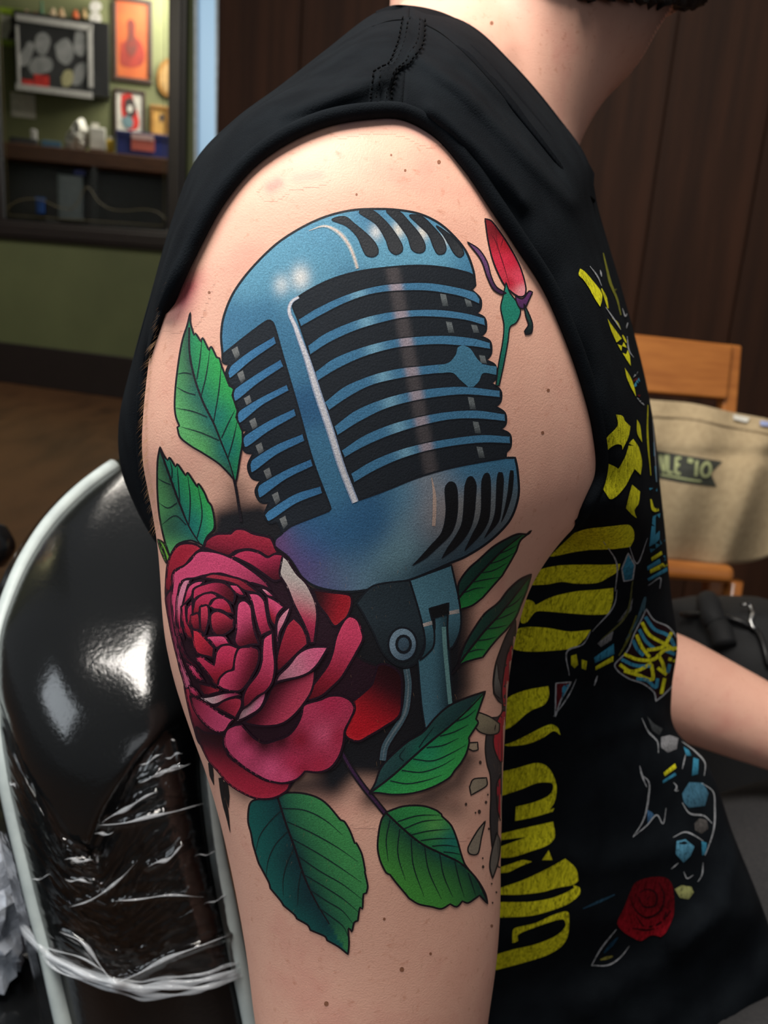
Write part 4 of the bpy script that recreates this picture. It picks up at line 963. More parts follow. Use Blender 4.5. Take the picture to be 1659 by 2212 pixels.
def ell(cx, cy, rx, ry, n=16): return ' '.join(f'{cx + rx*math.cos(2*math.pi*i/n):.1f},{cy + ry*math.sin(2*math.pi*i/n):.1f}' for i in range(n))
mk5('bolt_ring', ell(425, 1040, 110, 130), (122, 146, 164), (82, 104, 122), 60, 4.5, 6)
mk5('bolt_head', ell(432, 1038, 54, 64), (66, 88, 104), (52, 70, 84), 60, 6, 8)

# ---------------------------------------------------------------- rose
PK, PM, PR_, PD, PB = (212, 74, 116), (188, 46, 84), (154, 28, 50), (98, 16, 36), (44, 12, 26)
rose_out = '350,230 370,180 430,150 500,150 520,130 580,122 640,140 720,165 760,175 785,230 870,300 950,420 1010,490 1130,510 1245,530 1255,590 1235,660 1290,690 1320,750 1325,810 1290,900 1400,960 1480,960 1560,1010 1562,1150 1550,1280 1480,1330 1350,1400 1300,1430 1230,1415 1200,1480 1190,1540 1140,1600 1060,1620 960,1620 900,1680 860,1730 780,1780 680,1785 590,1750 500,1690 440,1620 380,1550 330,1450 290,1350 260,1230 230,1080 200,980 170,830 140,690 115,550 115,450 125,340 150,270 200,215 280,210 330,235'
P, cn = parse(rose_out, K4); P = smooth_closed(P, cn)
pr = skin_print(9); pr.fill(P, lambda x, y: np.tile(lin((40, 16, 30)), (len(x), 1)), 9); pr.line(P, 5, LINE, 1, True)
rose = pr.build('rose_tattoo', person, 'large crimson rose tattoo left of the microphone base')
GW = (196, 184, 178)
petals = [  # outline, light, dark, direction of the dark side, optional colour spots
 ('115,450 125,350 150,270 200,217 280,212 330,240 300,265 260,310 230,345 165,380 150,440 140,520 120,540', (170, 34, 56), (140, 24, 46), 90),
 ('350,235! 365,190 420,155 490,150 512,150! 545,122 600,125 650,150 720,165 760,180 785,235 800,265! 745,292 690,262 620,245 540,258 500,285 430,265', (164, 36, 60), (132, 26, 50), 100),
 ('1020,495! 1130,512 1245,530 1255,590 1230,660 1200,690 1150,720 1100,650 1060,600 1040,560', (168, 24, 40), (70, 12, 24), 190),
 ('1420,962 1480,960 1555,1020 1565,1150 1550,1270 1460,1340 1360,1400 1300,1430 1240,1415 1215,1380 1240,1310 1275,1240 1270,1180! 1330,1130 1380,1080 1400,1020', (196, 22, 38), (60, 10, 22), 300),
 ('230,1080 260,1090 280,1200 330,1300 400,1360 470,1385! 470,1450 420,1440 330,1450 290,1350 255,1220', (160, 34, 62), (58, 14, 32), 60),
 ('330,1450! 300,1345 350,1375 430,1385 470,1395 470,1450 500,1520 560,1570 650,1630 740,1675 880,1690! 860,1735 780,1780 680,1785 590,1750 500,1690 440,1620 380,1550', (176, 36, 62), (60, 14, 30), 290),
 ('115,540 150,500 152,600 167,720 192,860 222,960 270,1080 240,1100 210,1000 170,850 138,700', (196, 92, 124), (130, 40, 70), 180),
 ('160,440! 165,390 230,345 270,310 300,270 340,255 440,268 540,310 640,375 720,440 765,497! 700,470 600,440 520,415 450,395 400,400 340,410 290,425 240,430 205,455 190,530 182,620 180,700 205,800 240,900 300,960 335,1010! 270,960 220,900 188,800 165,700 152,560', PK, (96, 20, 46), 60),
 ('520,290! 560,262 620,250 690,268 740,295 780,275 830,280 852,310 832,350 815,385 822,432! 780,440 720,400 640,345 560,305', PM, (110, 22, 46), 75),
 ('832,285! 862,310 887,350 922,400 972,450 1002,500 1032,570 1044,650 1036,740 1026,822! 1002,825! 985,760 950,680 900,580 860,480 815,400 820,350', GW, PM, 110),
 ('1240,660 1290,680 1315,740 1325,800 1280,890 1240,960 1190,1040 1130,1100 1070,1150 1000,1176 985,1170! 1010,1100 1060,1030 1110,960 1140,880 1160,790 1200,700', (216, 66, 104), (148, 24, 46), 110),
 ('900,670! 950,720 980,790 985,832! 920,890 860,950 800,1006! 795,930 810,850 835,770 860,710', (164, 34, 58), (128, 24, 46), 110),
 ('1030,990! 1025,1060 1005,1130 960,1200 900,1270 830,1320 740,1336 660,1330 590,1314! 640,1280 700,1230 745,1150 760,1110 800,1070 870,1050 950,1030', (190, 60, 88), (84, 16, 36), 215),
 ('475,1420 490,1360 540,1330 580,1325! 620,1370 660,1410 720,1440 800,1420 870,1390 920,1330 950,1260 960,1210 1000,1190 1060,1175 1120,1150 1190,1150 1250,1180 1272,1230 1245,1300 1215,1360 1205,1440 1180,1520 1130,1590 1060,1620 970,1615! 950,1640 910,1670 830,1688 740,1670 680,1640 600,1590 530,1530 490,1480', PM, PM, 0,
    [(720, 1440, (50, 12, 26)), (640, 1400, (90, 18, 38)), (820, 1420, (70, 14, 30)), (600, 1500, PK), (530, 1400, PK), (760, 1600, (222, 84, 128)), (900, 1560, (186, 46, 82)), (1000, 1250, (196, 60, 96)), (1120, 1200, PM), (1080, 1380, (216, 84, 120)), (1180, 1400, (180, 44, 76)), (940, 1420, (150, 28, 54)), (1050, 1580, (176, 40, 70)), (960, 1600, (160, 32, 60)), (850, 1650, PK)]),
 ('265,1150! 330,1175 400,1220 460,1260 532,1295! 510,1320 470,1372 400,1355 340,1300 290,1230', PK, (176, 50, 84), 200),
 ('420,1220! 470,1180 540,1160 580,1170 580,1215 545,1285! 480,1250', (172, 40, 66), (120, 24, 46), 160),
 ('330,1160! 400,1150 480,1130 560,1128 577,1146! 500,1165 440,1195 400,1202', (208, 172, 176), PK, 350),
 ('555,1302! 580,1240 640,1190 700,1140 735,1118! 720,1180 690,1230 630,1270 580,1295', (222, 110, 146), (200, 150, 160), 200),
 ('260,1085! 300,1110 332,1156! 280,1142', PK, PM, 90), ('320,1070! 400,1090 462,1116! 420,1132 350,1140', PR_, PD, 180), ('245,945! 290,970 320,1010 357,1062! 310,1045 275,1000', PK, PM, 90),
 ('340,420! 400,396 460,402 520,415 580,432 660,490 722,542! 660,512 600,500 540,462 470,440 400,430', (160, 36, 58), (110, 22, 42), 70),
 ('690,480! 735,492 792,542! 740,532', (226, 150, 170), PK, 90), ('500,460! 560,470 607,532! 570,530 530,500', PK, PM, 90),
 ('735,532! 790,560 842,600! 802,650 790,722! 762,690 745,620', PK, PR_, 130), ('885,588! 870,640 840,710 815,760 806,852! 795,760 800,690 830,640', (220, 140, 160), (196, 92, 124), 100),
 ('620,515! 680,520 720,560 732,620 747,700 767,745! 700,777! 680,720 660,640 645,570', PK, PM, 60),
 ('560,580 600,560 640,600 650,680 665,760 692,832! 640,832 570,847 540,810 550,740 550,660', PK, PD, 50),
 ('185,600 200,500 230,437 277,430! 255,470 240,530 225,590 215,650 215,720 232,802! 200,740', (212, 130, 156), PM, 90),
 ('255,480 300,445 357,438! 330,470 290,490 280,530 240,580 222,592!', PK, PM, 90),
 ('275,620! 285,540 292,490 340,465 420,445 490,460 542,522 532,582! 450,530 400,510 330,530 290,560', PM, PD, 20),
 ('300,560 350,520 410,515 442,542! 400,560 380,600 340,590 320,640 278,652! 290,600', PM, PR_, 90),
 ('215,602! 240,580 245,650 255,700 275,740 292,802! 250,780 225,700', PM, PR_, 90), ('250,610! 282,565! 285,640 270,700 282,742! 250,690', PM, PR_, 90),
 ('275,652! 320,640 330,700 332,742! 290,737 275,700', PR_, PD, 60), ('330,600! 375,590 385,640 380,700 360,772! 335,740 330,680', (190, 50, 78), PD, 90),
 ('390,592! 420,550 470,545 510,580 532,642! 500,640 460,620 410,612', PM, PR_, 60), ('395,650 430,625 480,640 537,682! 530,730 480,770 430,772 400,730', (178, 42, 68), PD, 70),
 ('285,740! 320,747 370,800 417,852! 410,912! 380,905 310,880 290,810', (196, 40, 62), PR_, 40), ('365,780! 420,775 480,780 512,827! 460,837 430,852 400,815', PK, PM, 90),
 ('300,910! 340,905 385,935 417,957! 430,880 460,840 510,832 562,852! 545,900 530,980 470,1020 430,1087! 380,1010 330,950', (200, 50, 88), PR_, 80),
 ('565,857 620,845 680,855 692,900 680,960 650,1020 620,1070 570,1117 480,1107 440,1082! 450,1040 490,1000 537,985! 540,930', (206, 62, 100), (120, 26, 50), 20),
 ('772,755! 777,850 787,960 772,1060 730,1120 680,1150 630,1200 595,1222! 595,1150 620,1090 680,1010 705,940 710,860 720,790', (214, 70, 110), (150, 32, 58), 110),
 ('790,1062! 810,1020 870,960 920,895 970,860 1030,845 1112,845! 1080,900 1040,960 990,1005 930,1030 860,1045', (224, 98, 138), (206, 130, 150), 160)]
for i, pe in enumerate(petals):
    P, cn = parse(pe[0], K4); P = smooth_closed(P, cn); pr = skin_print(11 + i * .6)
    if len(pe) > 4: cc = [(*K4(a, b), c) for a, b, c in pe[4]]; f = lambda x, y, cc=cc: idw(cc, x, y, 2.6)
    else: f = petal_col(P, pe[1], pe[2], pe[3])
    pr.fill(P, f, 5.5); pr.line(P, 4.6, (36, 14, 30), .3, True); pr.build('petal', rose)

# ---------------------------------------------------------------- rosebud
P, cn = parse('1320,95! 1350,105 1400,170 1450,250 1490,330 1515,420 1510,460 1480,466 1430,430 1400,390 1360,300 1335,200', K3); P = smooth_closed(P, cn)
cc = [(*K3(a, b), c) for a, b, c in ((1330, 110, (120, 24, 34)), (1370, 150, (110, 22, 32)), (1410, 220, (170, 30, 44)), (1390, 300, (206, 44, 70)), (1440, 300, (206, 40, 66)), (1480, 380, (224, 70, 94)), (1505, 440, (232, 150, 156)), (1440, 400, (190, 36, 58)))]
pr = skin_print(6); pr.fill(P, lambda x, y: idw(cc, x, y), 5); pr.line(P, 3.2, LINE, 1, True)
for s in ('1370,140 1380,220 1410,320 1440,420', '1350,170 1370,200 1380,240', '1410,180 1395,230'): q, _ = parse(s, K3); pr.line(smooth_open(q), 2, (90, 16, 30), 1, taper=(.3, .3))
bud = pr.build('rosebud_tattoo', person, 'small red rosebud tattoo at the upper right of the microphone')
for nm, s, a, b, ly in (('sepal', '1235,205! 1290,240 1330,300 1350,370 1375,420 1422,450! 1400,457 1360,432 1330,372 1300,290', (104, 66, 110), (60, 34, 66), 7), ('calyx', '1420,398! 1440,450 1470,490 1490,540 1470,590 1440,612 1430,680 1410,790 1388,892! 1372,892! 1385,790 1405,680 1410,600 1395,520 1405,470', (34, 128, 108), (22, 92, 80), 7),
                        ('sepal', '1465,465! 1500,477 1530,440 1547,446! 1530,482 1510,522 1485,520 1470,492', (96, 50, 100), (70, 40, 80), 8), ('sepal', '1505,500! 1530,550 1547,600 1540,642 1515,648! 1508,632! 1527,600 1515,560', (30, 70, 66), (26, 30, 34), 8)):
    P, cn = parse(s, K3); P = smooth_closed(P, cn); pr = skin_print(ly); pr.fill(P, grad(P, a, b, 80), 5); pr.line(P, 2.8, LINE, 1, True); pr.build(nm, bud)

# ---------------------------------------------------------------- older tattoo wrapping the back of the arm
def old(s, k, c, lw=3, layer=3, c2=None, parent=None, name='old_tattoo_patch'):
    P, cn = parse(s, k); P = smooth_closed(P, cn); pr = skin_print(layer); pr.fill(P, grad(P, c, c2 or c, 80), 6)
    if lw: pr.line(P, lw, (30, 28, 30), 1, True)
    return pr.build(name, parent or oldt)
pr = skin_print(3); P, cn = parse('1296,850! 1230,960 1180,1080 1140,1200 1122,1330 1128,1420! 1165,1480 1195,1500! 1192,1560 1160,1600 1100,1610 1085,1660 1070,1740 1062,1850 1075,1960 1100,2050 1105,2200 1100,2420 1130,2700 1180,2760 1300,2700 1300,1400', K5); P = smooth_closed(P, cn)
pr.fill(P, lambda x, y: np.tile(lin((58, 56, 58)), (len(x), 1)), 8); pr.line(P, 3, (30, 28, 30), 1, True); oldt = pr.build('old_tattoo', person, 'older grey and red tattoo wrapping behind the arm edge')
if oldt is None: oldt = person
old('1262,1040! 1230,1120 1205,1260 1190,1400 1200,1520! 1290,1500 1290,1100', K5, (196, 40, 56), 2.5, 4)
old('1195,1555! 1150,1640 1125,1750 1130,1840 1160,1920 1180,1950! 1260,1900 1260,1560', K5, (196, 40, 56), 2.5, 4)
old('1185,2040! 1150,2120 1150,2230 1160,2330 1180,2400! 1260,2380 1260,2040', K5, (190, 40, 56), 2.5, 4)
old('1150,1180 1128,1330 1135,1420 1180,1460! 1185,1380 1165,1290', K5, (120, 118, 112), 2, 4, (70, 68, 68))
old('945,1650! 980,1580 1012,1566 1100,1600 1172,1652! 1162,1720 1090,1737 1020,1716 985,1682', K5, (150, 138, 112), 3, 5, (120, 110, 92), person, 'rock_tattoo')
old('918,1800! 1002,1795! 1006,1852! 970,1862 928,1842!', K5, (166, 146, 122), 3, 5, None, person, 'rock_tattoo')
old('940,2140! 970,2080 1070,2068! 1076,2120 1040,2152 952,2202!', K5, (150, 136, 116), 3, 5, None, person, 'rock_tattoo')
old('1532,788! 1512,870 1492,960 1450,962 1440,930 1490,840', K6, (146, 134, 118), 3, 5, None, person, 'rock_tattoo')
old('1592,850! 1565,950 1555,1030 1570,1092! 1600,1000 1610,900', K6, (120, 112, 104), 3, 5, None, person, 'rock_tattoo')
for x, y, r in ((1505, 480, 7), (1430, 700, 6), (1500, 740, 8), (1535, 690, 6), (1550, 830, 5), (1520, 1030, 6), (1518, 985, 4), (1545, 650, 4), (1480, 745, 4), (1565, 1120, 4), (1590, 1165, 4), (1570, 1220, 4)):
    pr = skin_print(5); a = np.linspace(0, 2 * math.pi, 9)[:-1]; c = np.array(K6(x, y)); P = c + np.stack([np.cos(a) * r * .45, np.sin(a) * r * .6], 1); pr.fill(P, lambda x, y: np.tile(lin((70, 52, 46)), (len(x), 1)), 9); pr.build('dust_tattoo', person)
for x, y, r in ((1184, 843, 3.5), (1172, 935, 3.5), (705, 2168, 5), (868, 2094, 5), (1062, 2000, 3), (948, 350, 4), (625, 583, 3), (452, 632, 3), (830, 1985, 3), (930, 2060, 3), (1062, 50, 4), (560, 1850, 3), (875, 368, 2.6), (845, 335, 2.2), (770, 420, 2.4)):
    pr = Print(SKIN, M_SKIN, 1, .7); a = np.linspace(0, 2 * math.pi, 11)[:-1]; P = np.array((x, y)) + np.stack([np.cos(a) * r, np.sin(a) * r * 1.1], 1)
    pr.fill(P, lambda x, y: np.tile(lin((150, 100, 76)), (len(x), 1)), 9); pr.build('mole', person)

# fine hair standing off the back of the arm and scattered over it
hv, hf = [], []
def hair(p, d, L, w):
    s = np.cross(d, RCN[:, 2]); s /= np.linalg.norm(s) + 1e-9; o = len(hv); bend = np.array([0, 0, -.25]) * L
    hv.extend([p - s * w, p + s * w, p + d * L * .5 + bend * .25 - s * w * .7, p + d * L * .5 + bend * .25 + s * w * .7, p + d * L + bend]); hf.extend([(o, o+1, o+3, o+2), (o+2, o+3, o+4)])
rr = random.Random(3)
for _ in range(240):
    y = rr.uniform(560, 1140); xe = np.interp(y, [520, 640, 760, 880, 1000, 1085, 1170], [412, 364, 333, 318, 319, 335, 350])
    h = SKIN.hit(xe + rr.uniform(-3, 2), y, .5)
    if h: d = h[1] + np.array([0, 0, -.9]) + np.array([rr.uniform(-.3, .3) for _ in range(3)]); d /= np.linalg.norm(d); hair(h[0], d, rr.uniform(.002, .005), .00003)
for _ in range(260):
    h = SKIN.hit(rr.uniform(430, 1080), rr.uniform(1200, 2190), .5)
    if h: d = h[1] * .35 + np.array([rr.uniform(-.5, .5), 0, -1.]); d /= np.linalg.norm(d); hair(h[0], d, rr.uniform(.001, .002), .000025)
ah = mesh_obj('arm_hair', hv, hf, simple('fine_arm_hair', (170, 130, 90), (120, 90, 60), .5, 200), person); ah['kind'] = 'stuff'

# ---------------------------------------------------------------- print on the shirt
YL, YD = (236, 230, 44), (208, 202, 38)
def letter(s, k, c=YL, c2=YD, ang=180, layer=4, name='letter'):
    P, cn = parse(s, k); P = smooth_closed(P, cn); pr = cloth_print(layer); pr.fill(P, grad(P, c, c2, ang, .1, 1), 9); return pr.build(name, shirt)
for s in ('225,340 235,290! 270,310 340,390 400,470 402,530 388,577! 350,520 300,430 255,368', '445,668! 480,720 560,830 610,930 622,1024! 580,960 520,860 470,750', '575,1038! 620,1110 650,1190 662,1255! 620,1180 590,1110',
          '508,1390! 556,1400 576,1440! 618,1480! 602,1560 556,1655! 552,1622 510,1612 462,1640 432,1690 440,1730 500,1772 528,1795! 580,1700 612,1600 640,1575! 682,1640 707,1750 696,1845! 650,1800! 622,1850 580,1930 520,2000 470,2026 440,1990 400,1920 380,1830 390,1740 420,1680 420,1620 450,1550 520,1470',
          '668,1428! 692,1470 708,1600! 670,1530', '630,1918! 692,1972! 682,2060 650,2110 667,2168! 630,2140 585,2092! 600,2030'): letter(s, R3)
for s in ('390,240 450,180 540,130 620,100 740,85 850,80 880,110 885,160 865,205! 760,215 640,220 540,235 430,260', '310,400 330,350 450,315 600,305 720,305 812,300! 800,340 750,375 680,410 560,415 480,405 400,420 300,427!',
          '245,560 280,510 320,520 330,540! 430,490 560,460 680,450 770,440! 765,520 740,592! 640,595 500,585 380,575 330,580 280,640 250,642 250,600', '195,770 215,690 280,665 400,670 520,690 642,680! 600,740 540,785 420,800 300,805 220,795',
          '150,1252! 160,1090 260,1030 402,1000! 405,1060 380,1110 300,1150 200,1230', '150,1337! 220,1310 320,1260 410,1225 450,1240 470,1282! 430,1260 370,1295 280,1330 180,1342'): letter(s, R1)
for s in ('125,172! 220,150 330,120 390,135 430,190 450,260 440,340 410,390! 437,378! 430,397! 320,430 215,452! 220,370! 320,345 400,310 430,270 420,235 340,235 250,270 125,312!', '125,527! 280,490 430,455! 440,540 400,590 300,625 200,655 125,660! 125,600! 282,545! 125,562!',
          '405,618! 427,672! 368,672!', '125,715! 200,690 260,670 312,680! 240,710 180,740 125,748!', '125,832! 250,790 380,730 500,665! 560,720 576,790! 540,815 460,830 370,855 240,870 125,870!', '125,912! 300,910 420,890 500,860 550,832! 545,815! 582,830 580,870 520,920 420,960 300,990 125,1000!',
          '200,1090 210,1060 330,1030 430,985 510,965 522,1010 515,1100 480,1160 400,1210 280,1250 170,1280 85,1302! 95,1212! 200,1180 330,1150 450,1100 500,1050 490,1010 430,1020 340,1050 260,1080 230,1100 230,1132 200,1142!'): letter(s, R2)
TB, SV, MR = (66, 148, 182), (170, 172, 176), (96, 30, 34)
orn = cloth_print(2)
def L(pr, s, k, w, c, tp=(1, 1), z=1): q, _ = parse(s, k); pr.line(smooth_open(q), w, c, z, taper=tp)
P, cn = parse('955,565! 1000,630 1080,670 1130,740 1142,830 1118,980 1060,1050 1010,1092! 1000,1040 940,990 860,960 800,920 778,880 850,800 890,700 930,620', R1)
P = smooth_closed(P, cn); orn.fill(P, lambda x, y: np.tile(lin((44, 22, 26)), (len(x), 1)), 10, 0); orn.line(P, 3, SV, 1, True)
for s, c in (('950,610 1000,680 1080,720 1125,800', TB), ('930,640 970,710 1050,760 1115,800', YL), ('915,680 955,750 1000,790', TB), ('900,710 930,780 975,840', YL), ('880,740 910,800 940,830', TB), ('960,800 1050,780 1100,700', YL), ('830,820 900,850 1000,850 1060,800 1130,790', YL), ('815,850 890,885 980,890', TB),
             ('805,880 870,920 940,900 985,870', YL), ('830,915 910,940 990,965 985,880', YL), ('900,960 960,970 1010,1010 1020,960', TB), ('1020,820 1050,880 1060,930', YL), ('1020,900 1070,940', YL), ('1080,850 1120,860', YL), ('1060,800 1130,830', TB), ('1060,960 1040,1050', YL), ('1090,880 1075,930', TB)): L(orn, s, R1, 7.5, c, z=2)
orn = orn.build('knot_ornament', shirt, 'teal and yellow interlaced knot printed on the shirt')
def blk(s, k, c, lw=0, lc=SV, layer=2):
    P, cn = parse(s, k); P = smooth_closed(P, [True] * len(cn)); pr = cloth_print(layer); pr.fill(P, grad(P, c, tuple(v * .7 for v in c), 70), 9)
    if lw: pr.line(P, lw, lc, 1, True)
    pr.build('print_shape', shirt)
blk('990,40! 1055,15! 1062,180! 980,245! 970,210!', R1, TB); blk('982,272! 1040,237! 1046,256! 986,292!', R1, YL); blk('960,320! 1060,262! 1066,290! 962,345!', R1, TB); blk('975,340! 1070,296! 1076,322! 978,362!', R1, YL); blk('962,390! 1072,330! 1076,352! 968,405!', R1, TB)
blk('855,240! 892,310! 880,392! 830,402! 820,330!', R1, TB, 3); blk('660,840! 772,760! 775,820! 665,872!', R1, TB); blk('670,890! 770,830! 768,862! 668,912!', R1, YL); blk('530,830! 560,820 570,880 550,900 530,880', R1, YD); blk('590,850! 620,860 615,910 590,900', R1, YD)
blk('680,760! 740,700 770,690 760,740 700,780', R1, (140, 140, 142)); blk('790,640! 850,560 880,500 870,570 830,620', R1, (130, 130, 132)); blk('445,985! 530,978! 470,1090! 440,1180!', R1, MR, 3); blk('480,1000! 522,990! 478,1080!', R1, TB, 0, SV, 4)
blk('1040,1300 1090,1290 1140,1310 1130,1370 1080,1390 1040,1360', R1, (150, 150, 154)); blk('960,1180 1000,1220 1050,1250 1030,1290 990,1260', R1, (84, 88, 90))
for s, k in (('1055,180! 1120,130! 1128,155! 1062,200!', R2), ): blk(s, k, YL)
blk('1050,225! 1120,180! 1128,195! 1052,240!', R2, TB); blk('1170,40! 1200,60 1215,90 1185,90', R2, TB); blk('1225,100! 1255,110 1250,190 1215,200', R2, TB); blk('1160,300! 1200,235 1280,240 1310,300 1290,370 1200,380 1170,350', R2, (80, 130, 156)); blk('1230,470 1260,440 1300,450 1310,500 1270,530 1235,510', R2, (96, 92, 90))
blk('1130,570 1180,560 1230,600 1210,650 1170,690 1125,640', R2, (96, 160, 190)); blk('1120,840 1160,818 1215,828 1230,860 1200,900 1150,890', R2, (170, 172, 110)); blk('965,390! 985,400 1005,420 965,470!', R2, (70, 110, 150)); blk('1270,570 1300,580 1300,640 1275,650', R2, TB)
lines = cloth_print(5)
for s, k, w in (('720,170 790,290 780,460', R1, 3.5), ('860,200 900,300 960,160', R1, 3), ('640,690 600,760 510,800 520,940', R1, 3.5), ('790,450 780,520 650,690', R1, 3), ('660,1000 680,940', R1, 4), ('965,430 1035,390 1030,450', R1, 3), ('430,1180 520,1050 560,960', R1, 3), ('930,1190 970,1270 1020,1330 1025,1390', R1, 4), ('920,1460 935,1520 960,1580', R1, 4), ('1160,1330 1240,1390 1290,1450 1285,1520', R1, 3.5), ('1160,1480 1180,1400', R1, 3),
                ('920,140 930,190 965,220 968,330 940,450 882,546', R2, 4), ('882,546 960,480 1020,420 1050,470 1070,380', R2, 3), ('1110,235 1130,260 1120,285 1140,280', R2, 4), ('1270,240 1335,290 1345,380 1340,500 1310,600 1290,650', R2, 4), ('1160,350 1200,410 1290,430 1330,470', R2, 4), ('1110,550 1180,520 1240,545 1280,570', R2, 3.5), ('1100,725 1140,690', R2, 3), ('1170,740 1190,780 1225,760', R2, 3), ('650,1272 700,1180 790,1065', R2, 3.5), ('650,1272 750,1270 810,1230 865,1160', R2, 3.5), ('1280,690 1270,770 1250,800', R2, 3),
                ('310,270 370,350 400,420', R3, 3), ('390,300 400,350', R3, 4), ('430,580 500,680 545,750', R3, 3), ('560,590 585,650 600,610', R3, 3), ('590,740 600,700 615,680', R3, 3), ('595,800 615,920 645,960', R3, 3), ('640,1110 675,1070', R3, 4), ('670,1265 725,1320', R3, 4), ('680,905 695,885', R3, 3), ('790,1430 800,1560 820,1900', R3, 2.5), ('830,1870 875,1850', R3, 3)):
    lines = cloth_print(5); L(lines, s, k, w, SV, (.3, .3)); lines.build('print_outline', shirt)
lines = cloth_print(3)
for s, k, w, c in (('415,170 440,280 470,400 520,520 548,640', R3, 6, (120, 120, 44)), ('400,440 430,510 450,590', R3, 6, YD), ('500,440 560,480 575,520', R3, 9, (92, 92, 40)), ('480,660 520,700 545,750', R3, 4, YD), ('560,790 590,850', R3, 5, YD), ('515,290 570,390', R3, 6, (96, 24, 34)), ('640,1140 690,1110', R3, 6, MR), ('650,1180 690,1130 670,1190 720,1240', R3, 12, TB), ('670,1240 720,1260', R3, 6, MR), ('690,950 715,960', R3, 10, TB), ('700,1010 725,1050', R3, 9, YD), ('755,1320 750,1500 775,1850', R3, 4, YD), ('800,1600 810,1750 820,1900', R3, 5, TB),
                   ('770,1940 810,2000', R3, 12, TB), ('820,1970 875,1910', R3, 10, TB), ('775,2030 800,2110 885,2090', R3, 8, YL), ('825,2010 880,1985', R3, 10, YL), ('820,2060 885,2040', R3, 8, TB), ('600,950 780,870', R2, 6, (40, 70, 90)), ('720,1200 800,1110', R2, 8, (30, 62, 84)), ('700,1240 770,1220', R2, 7, (130, 124, 60)), ('940,580 950,500 900,640 840,740', R1, 6, (70, 100, 112)), ('880,400 840,600 700,740', R1, 5, (100, 100, 60)), ('900,600 840,760 800,830', R1, 6, (110, 110, 50))):
    lines = cloth_print(3); L(lines, s, k, w, c, (.4, .4), 0); lines.build('print_stroke', shirt)
P, cn = parse('870,850 900,800 980,772 1070,775 1110,830 1117,980 1080,1080 1050,1112! 990,1100 930,1132 880,1112! 830,1080 795,1030 830,950', R2); P = smooth_closed(P, cn)
pr = cloth_print(4); pr.fill(P, grad(P, (96, 14, 22), (150, 22, 34), 100), 9)
for s in ('900,990 950,1050 1040,1030 1090,900', '870,900 900,960 960,1000 1040,960 1060,880 1030,800', '910,880 950,940 1010,930 1010,860 960,840 920,860', '960,900 980,880', '1050,1030 1100,960', '880,1060 960,1070 1030,1060'): L(pr, s, R2, 5, (44, 10, 16), (.4, .4))
pr.build('rose_print', shirt, 'dark red rose printed low on the shirt')

# ================================================================== wrapped tattoo chair at the left
M_VINYL, _nt, _b = new_mat('black_vinyl')
_b.inputs['Base Color'].default_value = (0.006, 0.0065, 0.007, 1); _b.inputs['Roughness'].default_value = 0.14; _b.inputs['Specular IOR Level'].default_value = 0.5; _b.inputs['Coat Weight'].default_value = 0.25; _b.inputs['Coat Roughness'].default_value = 0.06
_v = noise(_nt, 420, 3, .6); bump(_nt, _b, _v, .4, .0004)
M_PIPING = simple('white_piping', (178, 188, 186), (160, 170, 170), .45, 60, bs=.25, bd=.001)
tchair = empty('tattoo_chair', 'black vinyl tattoo chair with white piping behind the arm', 'chair')
CR = [  # py, outer-left px, left piping px, right piping px, depth of bulge top, depth at pipings
 (985, 270, 285, 360, .640, .655), (1000, 235, 258, 400, .626, .642), (1040, 170, 200, 430, .602, .622), (1110, 95, 125, 450, .568, .594), (1200, 30, 62, 460, .533, .564), (1290, -14, 22, 465, .506, .540), (1370, -42, -2, 468, .487, .523), (1450, -52, -8, 468, .472, .510), (1550, -52, -3, 462, .460, .499), (1650, -36, 10, 458, .455, .493), (1750, -18, 30, 468, .457, .492),
 (1850, 5, 54, 484, .461, .492), (1950, 30, 78, 505, .465, .492), (2050, 56, 104, 525, .469, .493), (2150, 80, 126, 546, .473, .494), (2300, 114, 160, 576, .480, .496), (2600, 180, 230, 640, .50, .51)]
CR = np.array(CR, float); nr_, nc_ = 150, 60
q = np.linspace(985, 2600, nr_); I = hermite(CR[:, 0], CR[:, 1:], q)
GX = np.zeros((nr_, nc_)); GD_ = np.zeros((nr_, nc_)); GY = np.repeat(q[:, None], nc_, 1)
sc = np.linspace(0, 1, nc_)
for i in range(nr_):
    ol, lp, rp, db, dp = I[i]
    xs = np.interp(sc, [0, .08, .18, .26, .93, 1], [ol + 60, ol, (ol + lp) / 2, lp, rp, rp + 20])
    u = np.clip((xs - lp) / (rp - lp), 0, 1)
    dd = dp - (dp - db) * np.clip(1 - np.abs(2 * u - 1) ** 3.2, 0, 1) ** .75
    dd = np.where(sc < .26, np.interp(sc, [0, .08, .18, .26], [dp + .10, dp + .03, dp + .004, dp]), dd); dd = np.where(sc > .93, dp + (sc - .93) * 1.2, dd)
    GX[i] = xs; GD_[i] = dd
# the headrest corner: its lower seam dips to a point
seam = np.interp(GX, [-60, 20, 60, 110, 150, 190, 220, 300, 380, 470], [1420, 1560, 1700, 1830, 1852, 1840, 1760, 1640, 1560, 1500])
GD_ -= .006 * (1 / (1 + np.exp((GY - seam) / 9.0))) * np.clip((GY - 1020) / 320, 0, 1)
V = WN(GX, GY, GD_).reshape(-1, 3)
cush = mesh_obj('backrest', V, [f[::-1] for f in grid_faces(nr_, nc_)], M_VINYL, tchair)
so = cush.modifiers.new('t', 'SOLIDIFY'); so.thickness = .004; so.offset = -1
lpx = hermite(CR[:, 0], CR[:, [2, 5]], q); k = slice(2, 150)
tube('piping', WN(lpx[k, 0], q[k], lpx[k, 1] - .004), .0052, M_PIPING, tchair, 12)
rpx = hermite(CR[:, 0], CR[:, [3, 5]], q); k = slice(10, 150)
tube('piping', WN(rpx[k, 0] - 14, q[k], rpx[k, 1] - .012), .0050, M_PIPING, tchair, 12)
